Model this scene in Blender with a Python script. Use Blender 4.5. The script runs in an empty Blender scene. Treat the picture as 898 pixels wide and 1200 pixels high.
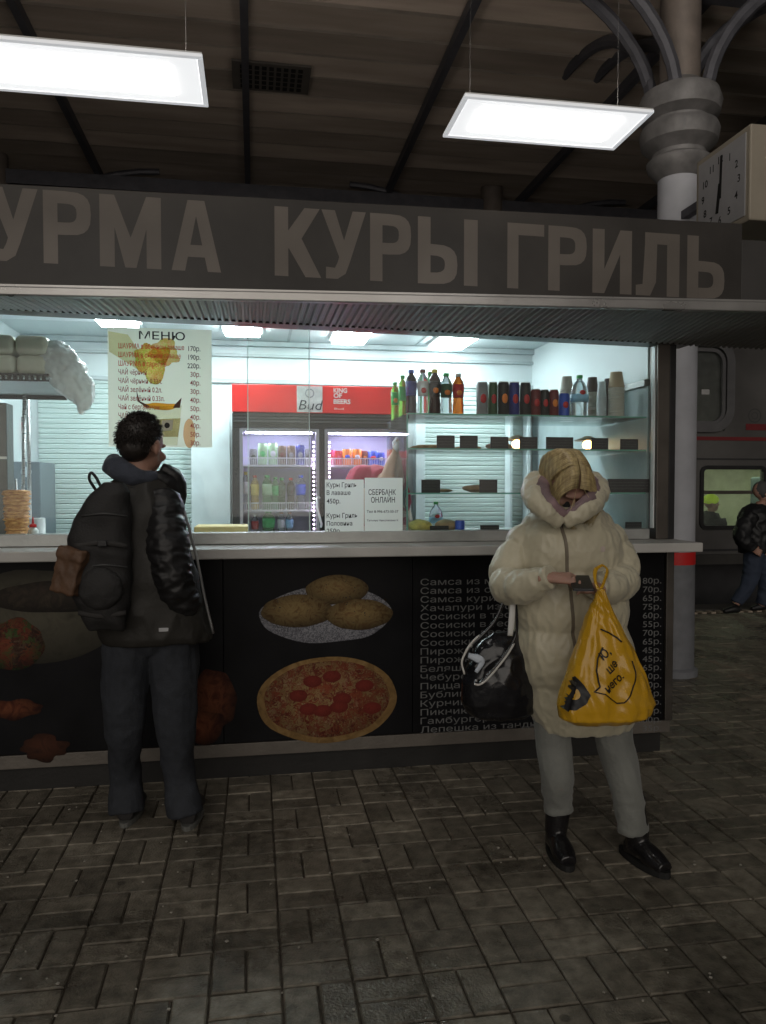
import bpy, math, random
from mathutils import Vector, Matrix, noise, Euler
from mathutils.bvhtree import BVHTree
random.seed(7)
R = math.radians
SC = bpy.context.scene
C = SC.collection

# ------------------------------------------------------------ camera
CAMP = Vector((0, 0, 1.5)); YAW = R(9.5); FPX = 900.0
PITCH = math.atan(30 / 900)
cd = bpy.data.cameras.new('camera'); cam = bpy.data.objects.new('camera', cd); C.objects.link(cam)
cam.location = CAMP; cam.rotation_euler = (R(90) - PITCH, 0, -YAW)
cd.sensor_fit = 'VERTICAL'; cd.sensor_height = 36; cd.lens = 27; cd.clip_end = 400; cd.clip_start = .02
SC.camera = cam
CM = cam.rotation_euler.to_matrix()

def P(px, py, Y=None, Z=None, X=None):
    """photo pixel (898x1200) to the point where its ray meets a real plane"""
    d = CM @ Vector(((px - 449) / FPX, (600 - py) / FPX, -1))
    if Y is not None: t = (Y - CAMP.y) / d.y
    elif Z is not None: t = (Z - CAMP.z) / d.z
    else: t = (X - CAMP.x) / d.x
    return CAMP + d * t

# ------------------------------------------------------------ world, light, exposure
w = bpy.data.worlds.new('World'); SC.world = w; w.use_nodes = True
nt = w.node_tree; nt.nodes.clear()
wo = nt.nodes.new('ShaderNodeOutputWorld'); bg = nt.nodes.new('ShaderNodeBackground')
sky = nt.nodes.new('ShaderNodeTexSky'); sky.sky_type = 'NISHITA'; sky.sun_disc = False
sky.sun_elevation = R(3); sky.sun_rotation = R(170)
hs = nt.nodes.new('ShaderNodeHueSaturation'); hs.inputs['Saturation'].default_value = .25
nt.links.new(sky.outputs[0], hs.inputs['Color']); nt.links.new(hs.outputs[0], bg.inputs[0])
bg.inputs[1].default_value = 0.018
nt.links.new(bg.outputs[0], wo.inputs[0])
sl = bpy.data.lights.new('sun', 'SUN'); so = bpy.data.objects.new('sun', sl); C.objects.link(so)
sl.energy = .95; sl.angle = R(56); sl.color = (1, .93, .84)
so.rotation_euler = (R(75), 0, R(-14))          # weak, very wide night glow of the station from the track side
SC.view_settings.view_transform = 'Standard'; SC.view_settings.look = 'None'
SC.view_settings.exposure = 0; SC.view_settings.gamma = 1
try:
    SC.cycles.use_denoising = True; SC.cycles.max_bounces = 10; SC.cycles.transparent_max_bounces = 24
    SC.cycles.sample_clamp_indirect = 6; SC.cycles.use_adaptive_sampling = False
except Exception: pass

# ------------------------------------------------------------ materials
MATS = {}
def M(name, col, rough=.5, metal=0, var=.12, scale=6, bump=0, bscale=60, trans=0, emit=0, ecol=None,
      coat=0, rnd=0, ior=1.45, stretch=(1, 1, 1), col2=None, sheen=0, sss=0, thresh=None, spec=.4):
    if name in MATS: return MATS[name]
    m = bpy.data.materials.new(name); m.use_nodes = True; n = m.node_tree; b = n.nodes['Principled BSDF']
    if len(col) == 3: col = (*col, 1)
    tc = n.nodes.new('ShaderNodeTexCoord'); mp = n.nodes.new('ShaderNodeMapping')
    mp.inputs['Scale'].default_value = stretch
    n.links.new(tc.outputs['Object'], mp.inputs[0])
    nz = n.nodes.new('ShaderNodeTexNoise'); nz.inputs['Scale'].default_value = scale; nz.inputs['Detail'].default_value = 6
    n.links.new(mp.outputs[0], nz.inputs['Vector'])
    rp = n.nodes.new('ShaderNodeValToRGB')
    lo, hi = thresh or (.3, .7)
    rp.color_ramp.elements[0].position = lo; rp.color_ramp.elements[1].position = hi
    a = col2 or tuple(c * (1 - var) for c in col[:3])
    rp.color_ramp.elements[0].color = (*a[:3], 1)
    rp.color_ramp.elements[1].color = (*[min(1, c * (1 + var)) for c in col[:3]], 1)
    n.links.new(nz.outputs['Fac'], rp.inputs[0]); out = rp.outputs[0]
    if rnd:
        oi = n.nodes.new('ShaderNodeObjectInfo'); geo = n.nodes.new('ShaderNodeNewGeometry')
        ad = n.nodes.new('ShaderNodeMath'); ad.operation = 'ADD'
        n.links.new(oi.outputs['Random'], ad.inputs[0]); n.links.new(geo.outputs['Random Per Island'], ad.inputs[1])
        fr = n.nodes.new('ShaderNodeMath'); fr.operation = 'FRACT'; n.links.new(ad.outputs[0], fr.inputs[0])
        mr = n.nodes.new('ShaderNodeMapRange'); mr.inputs[3].default_value = 1 - rnd; mr.inputs[4].default_value = 1 + rnd
        n.links.new(fr.outputs[0], mr.inputs[0])
        hv = n.nodes.new('ShaderNodeHueSaturation'); n.links.new(out, hv.inputs['Color']); n.links.new(mr.outputs[0], hv.inputs['Value'])
        out = hv.outputs[0]
    n.links.new(out, b.inputs['Base Color'])
    b.inputs['Specular IOR Level'].default_value = spec; b.inputs['Roughness'].default_value = rough; b.inputs['Metallic'].default_value = metal
    b.inputs['Transmission Weight'].default_value = trans; b.inputs['IOR'].default_value = ior
    b.inputs['Coat Weight'].default_value = coat; b.inputs['Sheen Weight'].default_value = sheen
    if sss: b.inputs['Subsurface Weight'].default_value = sss; b.inputs['Subsurface Scale'].default_value = .02
    if emit:
        b.inputs['Emission Color'].default_value = (*(ecol or col[:3])[:3], 1); b.inputs['Emission Strength'].default_value = emit
    if bump:
        n2 = n.nodes.new('ShaderNodeTexNoise'); n2.inputs['Scale'].default_value = bscale; n2.inputs['Detail'].default_value = 5
        n.links.new(mp.outputs[0], n2.inputs['Vector'])
        bp = n.nodes.new('ShaderNodeBump'); bp.inputs['Strength'].default_value = min(1, bump); bp.inputs['Distance'].default_value = .01
        n.links.new(n2.outputs['Fac'], bp.inputs['Height']); n.links.new(bp.outputs[0], b.inputs['Normal'])
        r2 = n.nodes.new('ShaderNodeMapRange'); r2.inputs[3].default_value = max(.02, rough - .12); r2.inputs[4].default_value = min(1, rough + .12)
        n.links.new(nz.outputs['Fac'], r2.inputs[0]); n.links.new(r2.outputs[0], b.inputs['Roughness'])
    MATS[name] = m; return m

def glass(name, tint=(1, 1, 1), refl=1.0, milk=0):
    if name in MATS: return MATS[name]
    m = bpy.data.materials.new(name); m.use_nodes = True; n = m.node_tree; n.nodes.clear()
    o = n.nodes.new('ShaderNodeOutputMaterial'); t = n.nodes.new('ShaderNodeBsdfTransparent'); g = n.nodes.new('ShaderNodeBsdfGlossy')
    t.inputs[0].default_value = (*tint, 1); g.inputs['Roughness'].default_value = .02
    f = n.nodes.new('ShaderNodeFresnel'); f.inputs[0].default_value = 1.45
    mu = n.nodes.new('ShaderNodeMath'); mu.operation = 'MULTIPLY'; mu.inputs[1].default_value = refl
    mx = n.nodes.new('ShaderNodeMixShader')
    n.links.new(f.outputs[0], mu.inputs[0]); n.links.new(mu.outputs[0], mx.inputs[0]); n.links.new(t.outputs[0], mx.inputs[1]); n.links.new(g.outputs[0], mx.inputs[2])
    last = mx.outputs[0]
    if milk:
        d = n.nodes.new('ShaderNodeBsdfDiffuse'); d.inputs[0].default_value = (.8, .8, .8, 1)
        nz = n.nodes.new('ShaderNodeTexNoise'); nz.inputs['Scale'].default_value = 9; nz.inputs['Detail'].default_value = 5
        tc = n.nodes.new('ShaderNodeTexCoord'); n.links.new(tc.outputs['Object'], nz.inputs['Vector'])
        mm = n.nodes.new('ShaderNodeMath'); mm.operation = 'MULTIPLY'; mm.inputs[1].default_value = milk; n.links.new(nz.outputs[0], mm.inputs[0])
        m2 = n.nodes.new('ShaderNodeMixShader'); n.links.new(mm.outputs[0], m2.inputs[0]); n.links.new(last, m2.inputs[1]); n.links.new(d.outputs[0], m2.inputs[2]); last = m2.outputs[0]
    n.links.new(last, o.inputs[0]); MATS[name] = m; return m

def thinsheet(name, col, tr=.5):
    m = M(name, col, .7, 0, .06, 4); n = m.node_tree; b = n.nodes['Principled BSDF']; o = n.nodes['Material Output']
    t = n.nodes.new('ShaderNodeBsdfTranslucent'); t.inputs[0].default_value = (*col, 1); mx = n.nodes.new('ShaderNodeMixShader'); mx.inputs[0].default_value = tr
    n.links.new(b.outputs[0], mx.inputs[1]); n.links.new(t.outputs[0], mx.inputs[2]); n.links.new(mx.outputs[0], o.inputs[0]); return m

# ------------------------------------------------------------ mesh building
class MB:
    def __init__(s): s.v = []; s.f = []
    def add(s, vs, fs):
        k = len(s.v); s.v += [tuple(q) for q in vs]; s.f += [tuple(i + k for i in f) for f in fs]; return s
    def box(s, a, b, rot=None, piv=None):
        x0, y0, z0 = a; x1, y1, z1 = b
        if x0 > x1: x0, x1 = x1, x0
        if y0 > y1: y0, y1 = y1, y0
        if z0 > z1: z0, z1 = z1, z0
        vs = [Vector(q) for q in ((x0,y0,z0),(x1,y0,z0),(x1,y1,z0),(x0,y1,z0),(x0,y0,z1),(x1,y0,z1),(x1,y1,z1),(x0,y1,z1))]
        if rot is not None:
            pv = Vector(piv) if piv is not None else (vs[0] + vs[6]) / 2
            vs = [pv + rot @ (q - pv) for q in vs]
        return s.add(vs, [(0,3,2,1),(4,5,6,7),(0,1,5,4),(1,2,6,5),(2,3,7,6),(3,0,4,7)])
    def bar(s, p, q, w_, h_=None, up=(0, 0, 1)):
        p, q = Vector(p), Vector(q); t = (q - p).normalized(); u = t.cross(Vector(up))
        if u.length < 1e-3: u = t.cross(Vector((1, 0, 0)))
        u.normalize(); v = u.cross(t); h_ = h_ or w_; u *= w_ / 2; v *= h_ / 2
        vs = [p - u - v, p + u - v, p + u + v, p - u + v, q - u - v, q + u - v, q + u + v, q - u + v]
        return s.add(vs, [(0,1,2,3),(7,6,5,4),(0,4,5,1),(1,5,6,2),(2,6,7,3),(3,7,4,0)])
    def rings(s, rs, cap=True):
        n = len(rs[0]); vs = [q for r in rs for q in r]; fs = []
        for i in range(len(rs) - 1):
            for j in range(n):
                a = i * n + j; b = i * n + (j + 1) % n; fs.append((a, b, b + n, a + n))
        if cap:
            fs.append(tuple(range(n - 1, -1, -1))); k = (len(rs) - 1) * n; fs.append(tuple(range(k, k + n)))
        return s.add(vs, fs)
    def tube(s, pts, rad, n=10, ref=(0, 0, 1), cap=True):
        pts = [Vector(p) for p in pts]; rs = []
        if not hasattr(rad, '__len__'): rad = [rad] * len(pts)
        u = None
        for i, p in enumerate(pts):
            t = (pts[min(i + 1, len(pts) - 1)] - pts[max(i - 1, 0)]).normalized()
            if u is None:
                u = t.cross(Vector(ref))
                if u.length < .05: u = t.cross(Vector((0, 1, .1)))
            u = (u - t * u.dot(t)).normalized(); v = t.cross(u)
            r = rad[i]; a, b = (r if hasattr(r, '__len__') else (r, r))
            rs.append([p + u * (a * math.cos(2 * math.pi * k / n)) + v * (b * math.sin(2 * math.pi * k / n)) for k in range(n)])
        return s.rings(rs, cap)
    def lathe(s, c, prof, n=20, sx=1, sy=1):
        c = Vector(c)
        return s.rings([[c + Vector((r * sx * math.cos(2*math.pi*k/n), r * sy * math.sin(2*math.pi*k/n), z)) for k in range(n)] for r, z in prof])
    def ell(s, c, r, rot=None, n=14, m=9):
        c = Vector(c); rs = []
        for i in range(m + 1):
            th = math.pi * (.02 + .96 * i / m); ring = []
            for k in range(n):
                a = 2 * math.pi * k / n
                q = Vector((r[0] * math.sin(th) * math.cos(a), r[1] * math.sin(th) * math.sin(a), -r[2] * math.cos(th)))
                ring.append(c + (rot @ q if rot else q))
            rs.append(ring)
        return s.rings(rs)
    def prism(s, pts, off):
        """polygon pts extruded by vector off"""
        off = Vector(off); pts = [Vector(p) for p in pts]; n = len(pts)
        return s.add(pts + [p + off for p in pts], [tuple(range(n)), tuple(range(2 * n - 1, n - 1, -1))] + [(i, i + n, (i + 1) % n + n, (i + 1) % n) for i in range(n)])
    def build(s, name, mat, parent=None, smooth=False, bev=0, local=False, seg=2):
        me = bpy.data.meshes.new(name); vs = s.v; loc = Vector((0, 0, 0))
        if parent is None and not local:
            xs, ys, zs = zip(*vs); loc = Vector(((min(xs)+max(xs))/2, (min(ys)+max(ys))/2, min(zs)))
            vs = [tuple(Vector(q) - loc) for q in vs]
        me.from_pydata(vs, [], s.f); me.update()
        return link(name, me, mat, parent, smooth, bev, local, loc, seg)

def link(name, me, mat, parent=None, smooth=False, bev=0, local=False, loc=None, seg=2):
    if mat is not None: me.materials.append(mat)
    if smooth:
        me.polygons.foreach_set('use_smooth', [True] * len(me.polygons))
        if smooth == 'auto':
            import bmesh as _b
            bm = _b.new(); bm.from_mesh(me)
            _b.ops.recalc_face_normals(bm, faces=bm.faces)
            for e in bm.edges:
                if len(e.link_faces) == 2 and e.calc_face_angle(0) > .7: e.smooth = False
            bm.to_mesh(me); bm.free()
    o = bpy.data.objects.new(name, me); C.objects.link(o)
    if loc is not None: o.location = loc
    if parent is not None:
        o.parent = parent
        if not local and parent.type == 'EMPTY': o.matrix_parent_inverse = Matrix.Translation(parent.location).inverted()
    if bev:
        b = o.modifiers.new('bevel', 'BEVEL'); b.width = bev; b.segments = seg; b.limit_method = 'ANGLE'
    return o

def tag(o, label=None, cat=None, group=None, kind=None):
    if label: o['label'] = label
    if cat: o['category'] = cat
    if group: o['group'] = group
    if kind: o['kind'] = kind
    return o
def thing(name, label, cat, loc=(0, 0, 0), group=None, rz=0):
    o = bpy.data.objects.new(name, None); C.objects.link(o); o.location = loc; o.rotation_euler.z = rz
    o.empty_display_size = .1
    return tag(o, label, cat, group)
def box_thing(name, label, cat, a, b, mat, group=None, bev=.002):
    return tag(MB().box(a, b).build(name, mat, bev=bev), label, cat, group)

def remesh(mb, vox, smooth=2, disp=None):
    me = bpy.data.meshes.new('t'); me.from_pydata(mb.v, [], mb.f)
    import bmesh as _b
    bm = _b.new(); bm.from_mesh(me)
    _b.ops.triangulate(bm, faces=[f for f in bm.faces if len(f.verts) > 4]); _b.ops.recalc_face_normals(bm, faces=bm.faces)
    bm.to_mesh(me); bm.free()
    o = bpy.data.objects.new('t', me); C.objects.link(o)
    r = o.modifiers.new('r', 'REMESH'); r.mode = 'VOXEL'; r.voxel_size = vox; r.adaptivity = 0
    if smooth:
        s_ = o.modifiers.new('s', 'SMOOTH'); s_.iterations = smooth; s_.factor = .5
    dg = bpy.context.evaluated_depsgraph_get(); dg.update()
    out = bpy.data.meshes.new_from_object(o.evaluated_get(dg))
    bpy.data.objects.remove(o)
    if disp:
        ns = [v.normal.copy() for v in out.vertices]
        for v, nn in zip(out.vertices, ns): v.co = v.co + nn * disp(v.co)
        out.update()
    return out

def text(s, mat, parent, x0, z0, h, Y, x1=None, bold=0, local=False, name='lettering', rot=None, xf=None, wide=1.0, align='l', sy=None):
    """flat print in the XZ plane at depth Y facing -Y; cap height h; optional right end x1"""
    cu = bpy.data.curves.new('c', 'FONT'); cu.body = s; cu.size = 1; cu.offset = bold; cu.resolution_u = 3
    o = bpy.data.objects.new('c', cu); C.objects.link(o)
    dg = bpy.context.evaluated_depsgraph_get(); dg.update()
    me = bpy.data.meshes.new_from_object(o.evaluated_get(dg)); bpy.data.objects.remove(o)
    if not me.vertices: return None
    xs = [v.co.x for v in me.vertices]; ys = [v.co.y for v in me.vertices]; mx, Mx = min(xs), max(xs); my, My = min(ys), max(ys)
    if sy: k = sy; base = my                    # fit the whole bounding box into height h
    k = h / (My - my) if sy else h / .73
    base = my if sy else 0
    kx = (x1 - x0) / (Mx - mx) if x1 is not None else k * wide
    for v in me.vertices:
        q = Vector((x0 + (v.co.x - mx) * kx, Y, z0 + (v.co.y - base) * k))
        if align == 'r': q.x -= (Mx - mx) * kx
        if align == 'c': q.x -= (Mx - mx) * kx / 2
        v.co = xf(q) if xf else q
    return link(name, me, mat, parent, local=local)

# ------------------------------------------------------------ shared materials
alu = M('aluminium', (.42, .42, .42), .38, .85, .08, 20, .1, 200)
alud = M('brown_aluminium_frame', (.09, .08, .07), .4, .6, .15, 8, .1, 120)
white = M('white_wall_panel', (.66, .72, .73), .45, 0, .04, 3, .05, 30)
whiteg = M('greenish_white_slats', (.56, .66, .64), .5, 0, .05, 5, .06, 60)
steel = M('brushed_steel', (.5, .5, .5), .3, .9, .1, 12, .15, 150, stretch=(1, 1, 12))
black = M('black_plastic', (.012, .012, .013), .4, 0, .3, 10, .1, 100)
dark = M('dark_coat_paint', (.03, .03, .032), .5, .2, .2, 8, .1, 80)
skin = M('skin', (.36, .21, .16), .5, 0, .12, 14, .08, 180, sss=.15)
pane = glass('clear_glass', (.96, .985, .97), .5, .02)
panef = glass('fridge_glass', (.96, .96, 1), .5)
green_edge = M('green_glass_edge', (.12, .3, .24), .15, 0, .1, 5)

# ------------------------------------------------------------ ground, tracks, backdrop
gr = MB()
gr.box((-120, -60, -1.4), (120, 200, -1.15)).build('ground', M('track_ballast', (.035, .032, .03), .9, 0, .4, 5, .8, 30), None)['kind'] = 'structure'
plat = MB().box((-60, .5, -1.14), (60, 8.9, -.045))
pf = plat.build('platform', M('platform_concrete', (.06, .055, .05), .9, 0, .25, 4, .5, 40)); pf['kind'] = 'structure'
bed = MB().box((-8, .52, -.0449), (9, 8.5, -.011)).build('paving_joint_sand', M('joint_sand', (.085, .068, .05), .95, 0, .35, 40, .5, 150)); bed['kind'] = 'structure'
pv = bpy.data.objects.new('pavement', None); C.objects.link(pv); pv['kind'] = 'structure'
brick_m = M('worn_paving_brick', (.215, .19, .15), .5, 0, .3, 20, .5, 110, rnd=.24, col2=(.12, .104, .08))
n_t = brick_m.node_tree; ge = n_t.nodes.new('ShaderNodeNewGeometry')
for nd in list(n_t.nodes):
    if nd.type == 'MAPPING':
        for lk in list(n_t.links):
            if lk.to_node == nd: n_t.links.remove(lk)
        n_t.links.new(ge.outputs['Position'], nd.inputs[0])
bs_ = n_t.nodes['Principled BSDF']; src = [l.from_socket for l in n_t.links if l.to_socket == bs_.inputs['Base Color']][0]
big = n_t.nodes.new('ShaderNodeTexNoise'); big.inputs['Scale'].default_value = 1.7; big.inputs['Detail'].default_value = 7; big.inputs['Roughness'].default_value = .65
n_t.links.new(ge.outputs['Position'], big.inputs['Vector'])
m1 = n_t.nodes.new('ShaderNodeMapRange'); m1.inputs[1].default_value = .34; m1.inputs[2].default_value = .66; m1.inputs[3].default_value = .55; m1.inputs[4].default_value = 1.25
n_t.links.new(big.outputs['Fac'], m1.inputs[0]); h1 = n_t.nodes.new('ShaderNodeHueSaturation'); n_t.links.new(src, h1.inputs['Color']); n_t.links.new(m1.outputs[0], h1.inputs['Value'])
gum = n_t.nodes.new('ShaderNodeTexVoronoi'); gum.inputs['Scale'].default_value = 3.1; n_t.links.new(ge.outputs['Position'], gum.inputs['Vector'])
g1 = n_t.nodes.new('ShaderNodeMapRange'); g1.inputs[1].default_value = .045; g1.inputs[2].default_value = .06; g1.inputs[3].default_value = .45; g1.inputs[4].default_value = 1
n_t.links.new(gum.outputs['Distance'], g1.inputs[0]); h2 = n_t.nodes.new('ShaderNodeHueSaturation'); n_t.links.new(h1.outputs[0], h2.inputs['Color']); n_t.links.new(g1.outputs[0], h2.inputs['Value'])
n_t.links.new(h2.outputs[0], bs_.inputs['Base Color'])
m2_ = n_t.nodes.new('ShaderNodeMapRange'); m2_.inputs[1].default_value = .35; m2_.inputs[2].default_value = .65; m2_.inputs[3].default_value = .16; m2_.inputs[4].default_value = .5
n_t.links.new(big.outputs['Fac'], m2_.inputs[0]); n_t.links.new(m2_.outputs[0], bs_.inputs['Roughness'])
# a wet film that breaks up: patches of lower roughness in world space are part of the wear of the pavers
MOD = .214; L_, W_ = .2065, .1005
def brick_v(cx, cy, hz, z, tx=0, ty=0):
    a, b = (L_/2, W_/2) if hz else (W_/2, L_/2); c = .004
    vs = []
    for dx, dy, dz in ((-a,-b,-.03),(a,-b,-.03),(a,b,-.03),(-a,b,-.03),(-a,-b,-c),(a,-b,-c),(a,b,-c),(-a,b,-c),(-a+c,-b+c,0),(a-c,-b+c,0),(a-c,b-c,0),(-a+c,b-c,0)):
        vs.append((cx + dx, cy + dy, z + dz + dx * tx + dy * ty))
    return vs
BF = [(0,1,5,4),(1,2,6,5),(2,3,7,6),(3,0,4,7),(4,5,9,8),(5,6,10,9),(6,7,11,10),(7,4,8,11),(8,9,10,11)]
cells = []
CI = CM.inverted()
for i in range(-34, 42):
    for j in range(0, 40):
        x0 = .074 + i * MOD; y0 = .56 + j * MOD
        if x0 < -4 or y0 > 8.2: continue
        for k in (-1, 1):
            hz = (i + j) % 2 == 0
            cx = x0 + MOD/2 + (0 if hz else k * MOD/4); cy = y0 + MOD/2 + (k * MOD/4 if hz else 0)
            if -2.2 < cx < 2.25 and 4.1 < cy < 5.9: continue
            q = CI @ (Vector((cx, cy, 0)) - CAMP); infr = False
            if q.z < -.3:
                px = 449 + FPX * q.x / -q.z; py = 600 - FPX * q.y / -q.z
                infr = -10 < px < 908 and py < 1215
            cells.append((0 if infr else 1, -q.z, cx, cy, hz))
cells.sort()
bm1 = bpy.data.meshes.new('brick'); bm1.from_pydata(brick_v(0, 0, True, 0), [], BF); bm1.materials.append(brick_m)
rest = MB()
for n_, (nf, d_, cx, cy, hz) in enumerate(cells):
    z = random.uniform(-.0025, .0015); tx, ty = random.uniform(-.012, .012), random.uniform(-.012, .012)
    if n_ < 300:
        o = bpy.data.objects.new('brick', bm1); C.objects.link(o); o.parent = pv
        o.location = (cx, cy, z); o.rotation_euler = (ty, tx, (0 if hz else math.pi/2) + random.uniform(-.012, .012))
    else:
        rest.add(brick_v(cx + random.uniform(-.001,.001), cy, hz, z, tx, ty), BF)
rb = rest.build('brick_field', brick_m, pv); rb['kind'] = 'stuff'
# tactile strip and far edge
tact = MB()
for i in range(60):
    tact.box((1.5 + i * .12, 8.3, -.012), (1.56 + i * .12, 8.42, .008))
tact.build('tactile_ridges', M('worn_paint_and_sheen', (.34, .28, .22), .7, 0, .3, 14, .3), pv)['kind'] = 'stuff'
ed = MB().box((-8, 8.52, -.044), (9, 8.9, .004)).build('platform_edge', M('edge_slab', (.07, .065, .06), .8, 0, .2, 6, .4)); ed['kind'] = 'structure'
# worn paint and wet shine beyond the column, both drawn as pale streaks
stk = MB()
for (a, b, wd) in (((822,769),(884,796),.05), ((848,793),(894,789),.05), ((870,798),(898,803),.02), ((866,820),(897,816),.04), ((800,792),(815,795),.035)):
    p, q = P(*a, Z=.003), P(*b, Z=.003); n_ = 9
    dv = (q - p); nv = Vector((-dv.y, dv.x, 0)).normalized()
    for k in range(n_):
        if random.random() < .15: continue
        s0 = p + dv * (k / n_); s1 = p + dv * ((k + random.uniform(.6, .98)) / n_); hh = nv * wd * random.uniform(.3, 1)
        off = nv * random.uniform(-.015, .015)
        stk.add([s0 - hh + off, s1 - hh * .8 + off, s1 + hh * .7 + off, s0 + hh + off], [(0,1,2,3)])
stk.build('paint_and_sheen_streaks', M('worn_paint_and_sheen', (.3,)*3), pv)['kind'] = 'stuff'
# litter specks
lit = MB()
for i in range(70):
    p = P(random.uniform(0, 898), random.uniform(930, 1195), Z=.002); s_ = random.uniform(.002, .005)
    lit.box(p - Vector((s_, s_, 0)), p + Vector((s_, s_ * random.uniform(.4, 1), .003)), Matrix.Rotation(random.uniform(0, 3), 3, 'Z'))
lit.build('grit', M('pale_grit', (.4, .37, .32), .8, 0, .2, 30), pv)['kind'] = 'stuff'

# ------------------------------------------------------------ canopy
RZ = 5.7
can = thing('station_canopy', 'dark boarded canopy roof on curved ribs high over the platform', 'canopy', (3.3, 5.65, 0))
boardm = M('weathered_roof_board', (.36, .305, .26), .75, 0, .15, 2, .3, 60, rnd=.30, stretch=(.4, 4, 4), col2=(.26, .215, .18))
ribm = M('painted_iron_rib', (.10, .10, .115), .5, .3, .2, 8, .2, 60)
yb = 5.2; k = 0
while yb < 24:
    wd = .40
    MB().box((-14, yb, RZ), (16, yb + wd - .08, RZ + .02), Matrix.Rotation(R(-22), 3, 'X')).build('roof_board', boardm, can)
    MB().box((-14, yb - .005, RZ - .0), (16, yb + .055, RZ + .055)).build('roof_batten', M('pale_roof_batten', (.42, .37, .32), .7, 0, .3, 1.5), can)
    yb += wd
MB().box((-14, 5.0, RZ + .16), (16, 24.4, RZ + .20)).build('roof_deck', M('roof_deck_dark', (.05, .04, .034), .9, 0, .3, 3), can)
for xb in (-9.6, -7.7, -5.8, -3.9, -2.0, -.1, 1.8, 3.7, 5.6, 7.5, 9.4, 11.3):
    MB().box((xb, 5.1, RZ - .20), (xb + .07, 24.2, RZ - .10)).build('rafter', ribm, can)
for yb in (5.65, 10.5, 15.5):
    MB().box((-14, yb - .06, RZ - .38), (16, yb + .06, RZ - .205)).build('purlin', ribm, can)
# end gutter edge of the canopy and a mirrored train ceiling grille built as a solid vent panel
gp = P(318, 92, Z=RZ - .15)
vg = MB().box((gp.x - .38, gp.y - .26, RZ - .15), (gp.x + .38, gp.y + .26, RZ - .13)).build('mirrored_vent_frame', M('mirrored_vent', (.10, .09, .08), .6), can)
vs_ = MB()
for i in range(9):
    for j in range(5):
        cx, cy = gp.x - .28 + i * .07, gp.y - .18 + j * .09
        vs_.box((cx - .022, cy - .03, RZ - .156), (cx + .022, cy + .03, RZ - .151))
vs_.build('mirrored_vent_slots', M('mirrored_vent_dark', (.01, .01, .01), .9), can)['kind'] = 'stuff'
# column
COL = Vector((3.30, 5.65, 0))
cw = M('column_white_paint', (.44, .45, .49), .5, 0, .08, 6, .15, 60)
cg = M('column_grey_paint', (.16, .165, .18), .55, 0, .15, 10, .2, 60)
cb = M('column_brown_paint', (.19, .16, .14), .5, .1, .2, 6, .2, 60)
colt = thing('platform_column', 'round iron column, white above a red band and grey below, right of kiosk', 'column', COL)
MB().lathe(COL, [(.19, 0), (.19, .05), (.163, .07), (.16, .885)], 28).build('lower_shaft', cg, colt, 'auto')
MB().lathe(COL, [(.163, .886), (.163, .985)], 28).build('red_band', M('red_band_paint', (.55, .02, .02), .5, 0, .1, 8), colt, 'auto')
MB().lathe(COL, [(.158, .986), (.156, 3.92)], 28).build('shaft', cw, colt, 'auto')
MB().lathe(COL, [(.16, 3.90), (.235, 3.99), (.245, 4.04), (.20, 4.07), (.20, 4.10), (.285, 4.17), (.30, 4.26), (.285, 4.30), (.225, 4.325), (.225, 4.345), (.30, 4.39), (.315, 4.47), (.29, 4.55), (.20, 4.60), (.16, 4.64)], 32).build('capital', M('capital_paint', (.19, .185, .185), .38, .1, .25, 9, .2, 60), colt, 'auto')
MB().lathe(COL, [(.152, 4.60), (.150, RZ - .02)], 28).build('upper_shaft', cb, colt, 'auto')
for dx, dy in ((1, 0), (-1, 0), (0, 1)):
    for off in (-.17, .17):
        pts = []
        for i in range(15):
            a = math.pi / 2 * i / 14
            r_ = 1.75
            q = Vector((r_ * (1 - math.cos(a)), 0, 0)); h = 1.25 * math.sin(a)
            px_, py_ = (dx * (q.x + .12), off) if dx else (off, dy * (q.x + .12))
            pts.append(COL + Vector((px_, py_, 4.42 + h)))
        rr = MB().tube(pts, [(.042, .055)] * len(pts), 8)
        rr.build('curved_rib', ribm, can)
pass
for cxx, cyy in ((3.3, 10.5), (-3.2, 10.5), (9.8, 10.5), (9.8, 5.65), (-3.2, 5.65)):
    for sx in (-1, 1):
        pts = [Vector((cxx + sx * (.1 + 1.9 * (1 - math.cos(math.pi/2*i/12))), cyy, 4.0 + 1.6 * math.sin(math.pi/2*i/12))) for i in range(13)]
        rr = MB().tube(pts, [(.03, .04)] * len(pts), 8)
        rr.build('curved_rib', ribm, can)
    if cyy > 6 or cxx > 6 or cxx < 0:
        MB().lathe((cxx, cyy, 0), [(.15, 0), (.15, RZ - .02)], 20).build('canopy_post', cb, can, 'auto')
# clock
ck = thing('platform_clock', 'square white box clock with numerals bracketed on the column by the sign', 'clock', (3.28, 4.75, 3.18))
cream = M('clock_case_cream', (.28, .25, .20), .5, 0, .08, 5)
MB().box((3.085, 4.45, 3.18), (3.46, 5.05, 3.78)).build('case', cream, ck, bev=.01)
MB().box((3.078, 4.49, 3.22), (3.084, 5.01, 3.74)).build('dial', M('dial_white', (.30, .30, .31), .4, 0, .05, 10), ck)
numm = M('print_black', (.012, .012, .012), .6, 0, .1)
for h_ in range(1, 13):
    a = math.pi / 6 * h_; cy = 4.75 - .20 * math.sin(a); cz = 3.48 + .20 * math.cos(a)
    text(str(h_), numm, ck, 0, 0, .05, 0, bold=.015, name='numeral', align='c',
         xf=lambda q, cy=cy, cz=cz: Vector((3.0755, cy - q.x, cz - .025 + q.z)))
MB().bar((3.074, 4.75, 3.42), (3.074, 4.74, 3.70), .004, .02, (0, 1, 0)).build('minute_hand', numm, ck)
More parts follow.
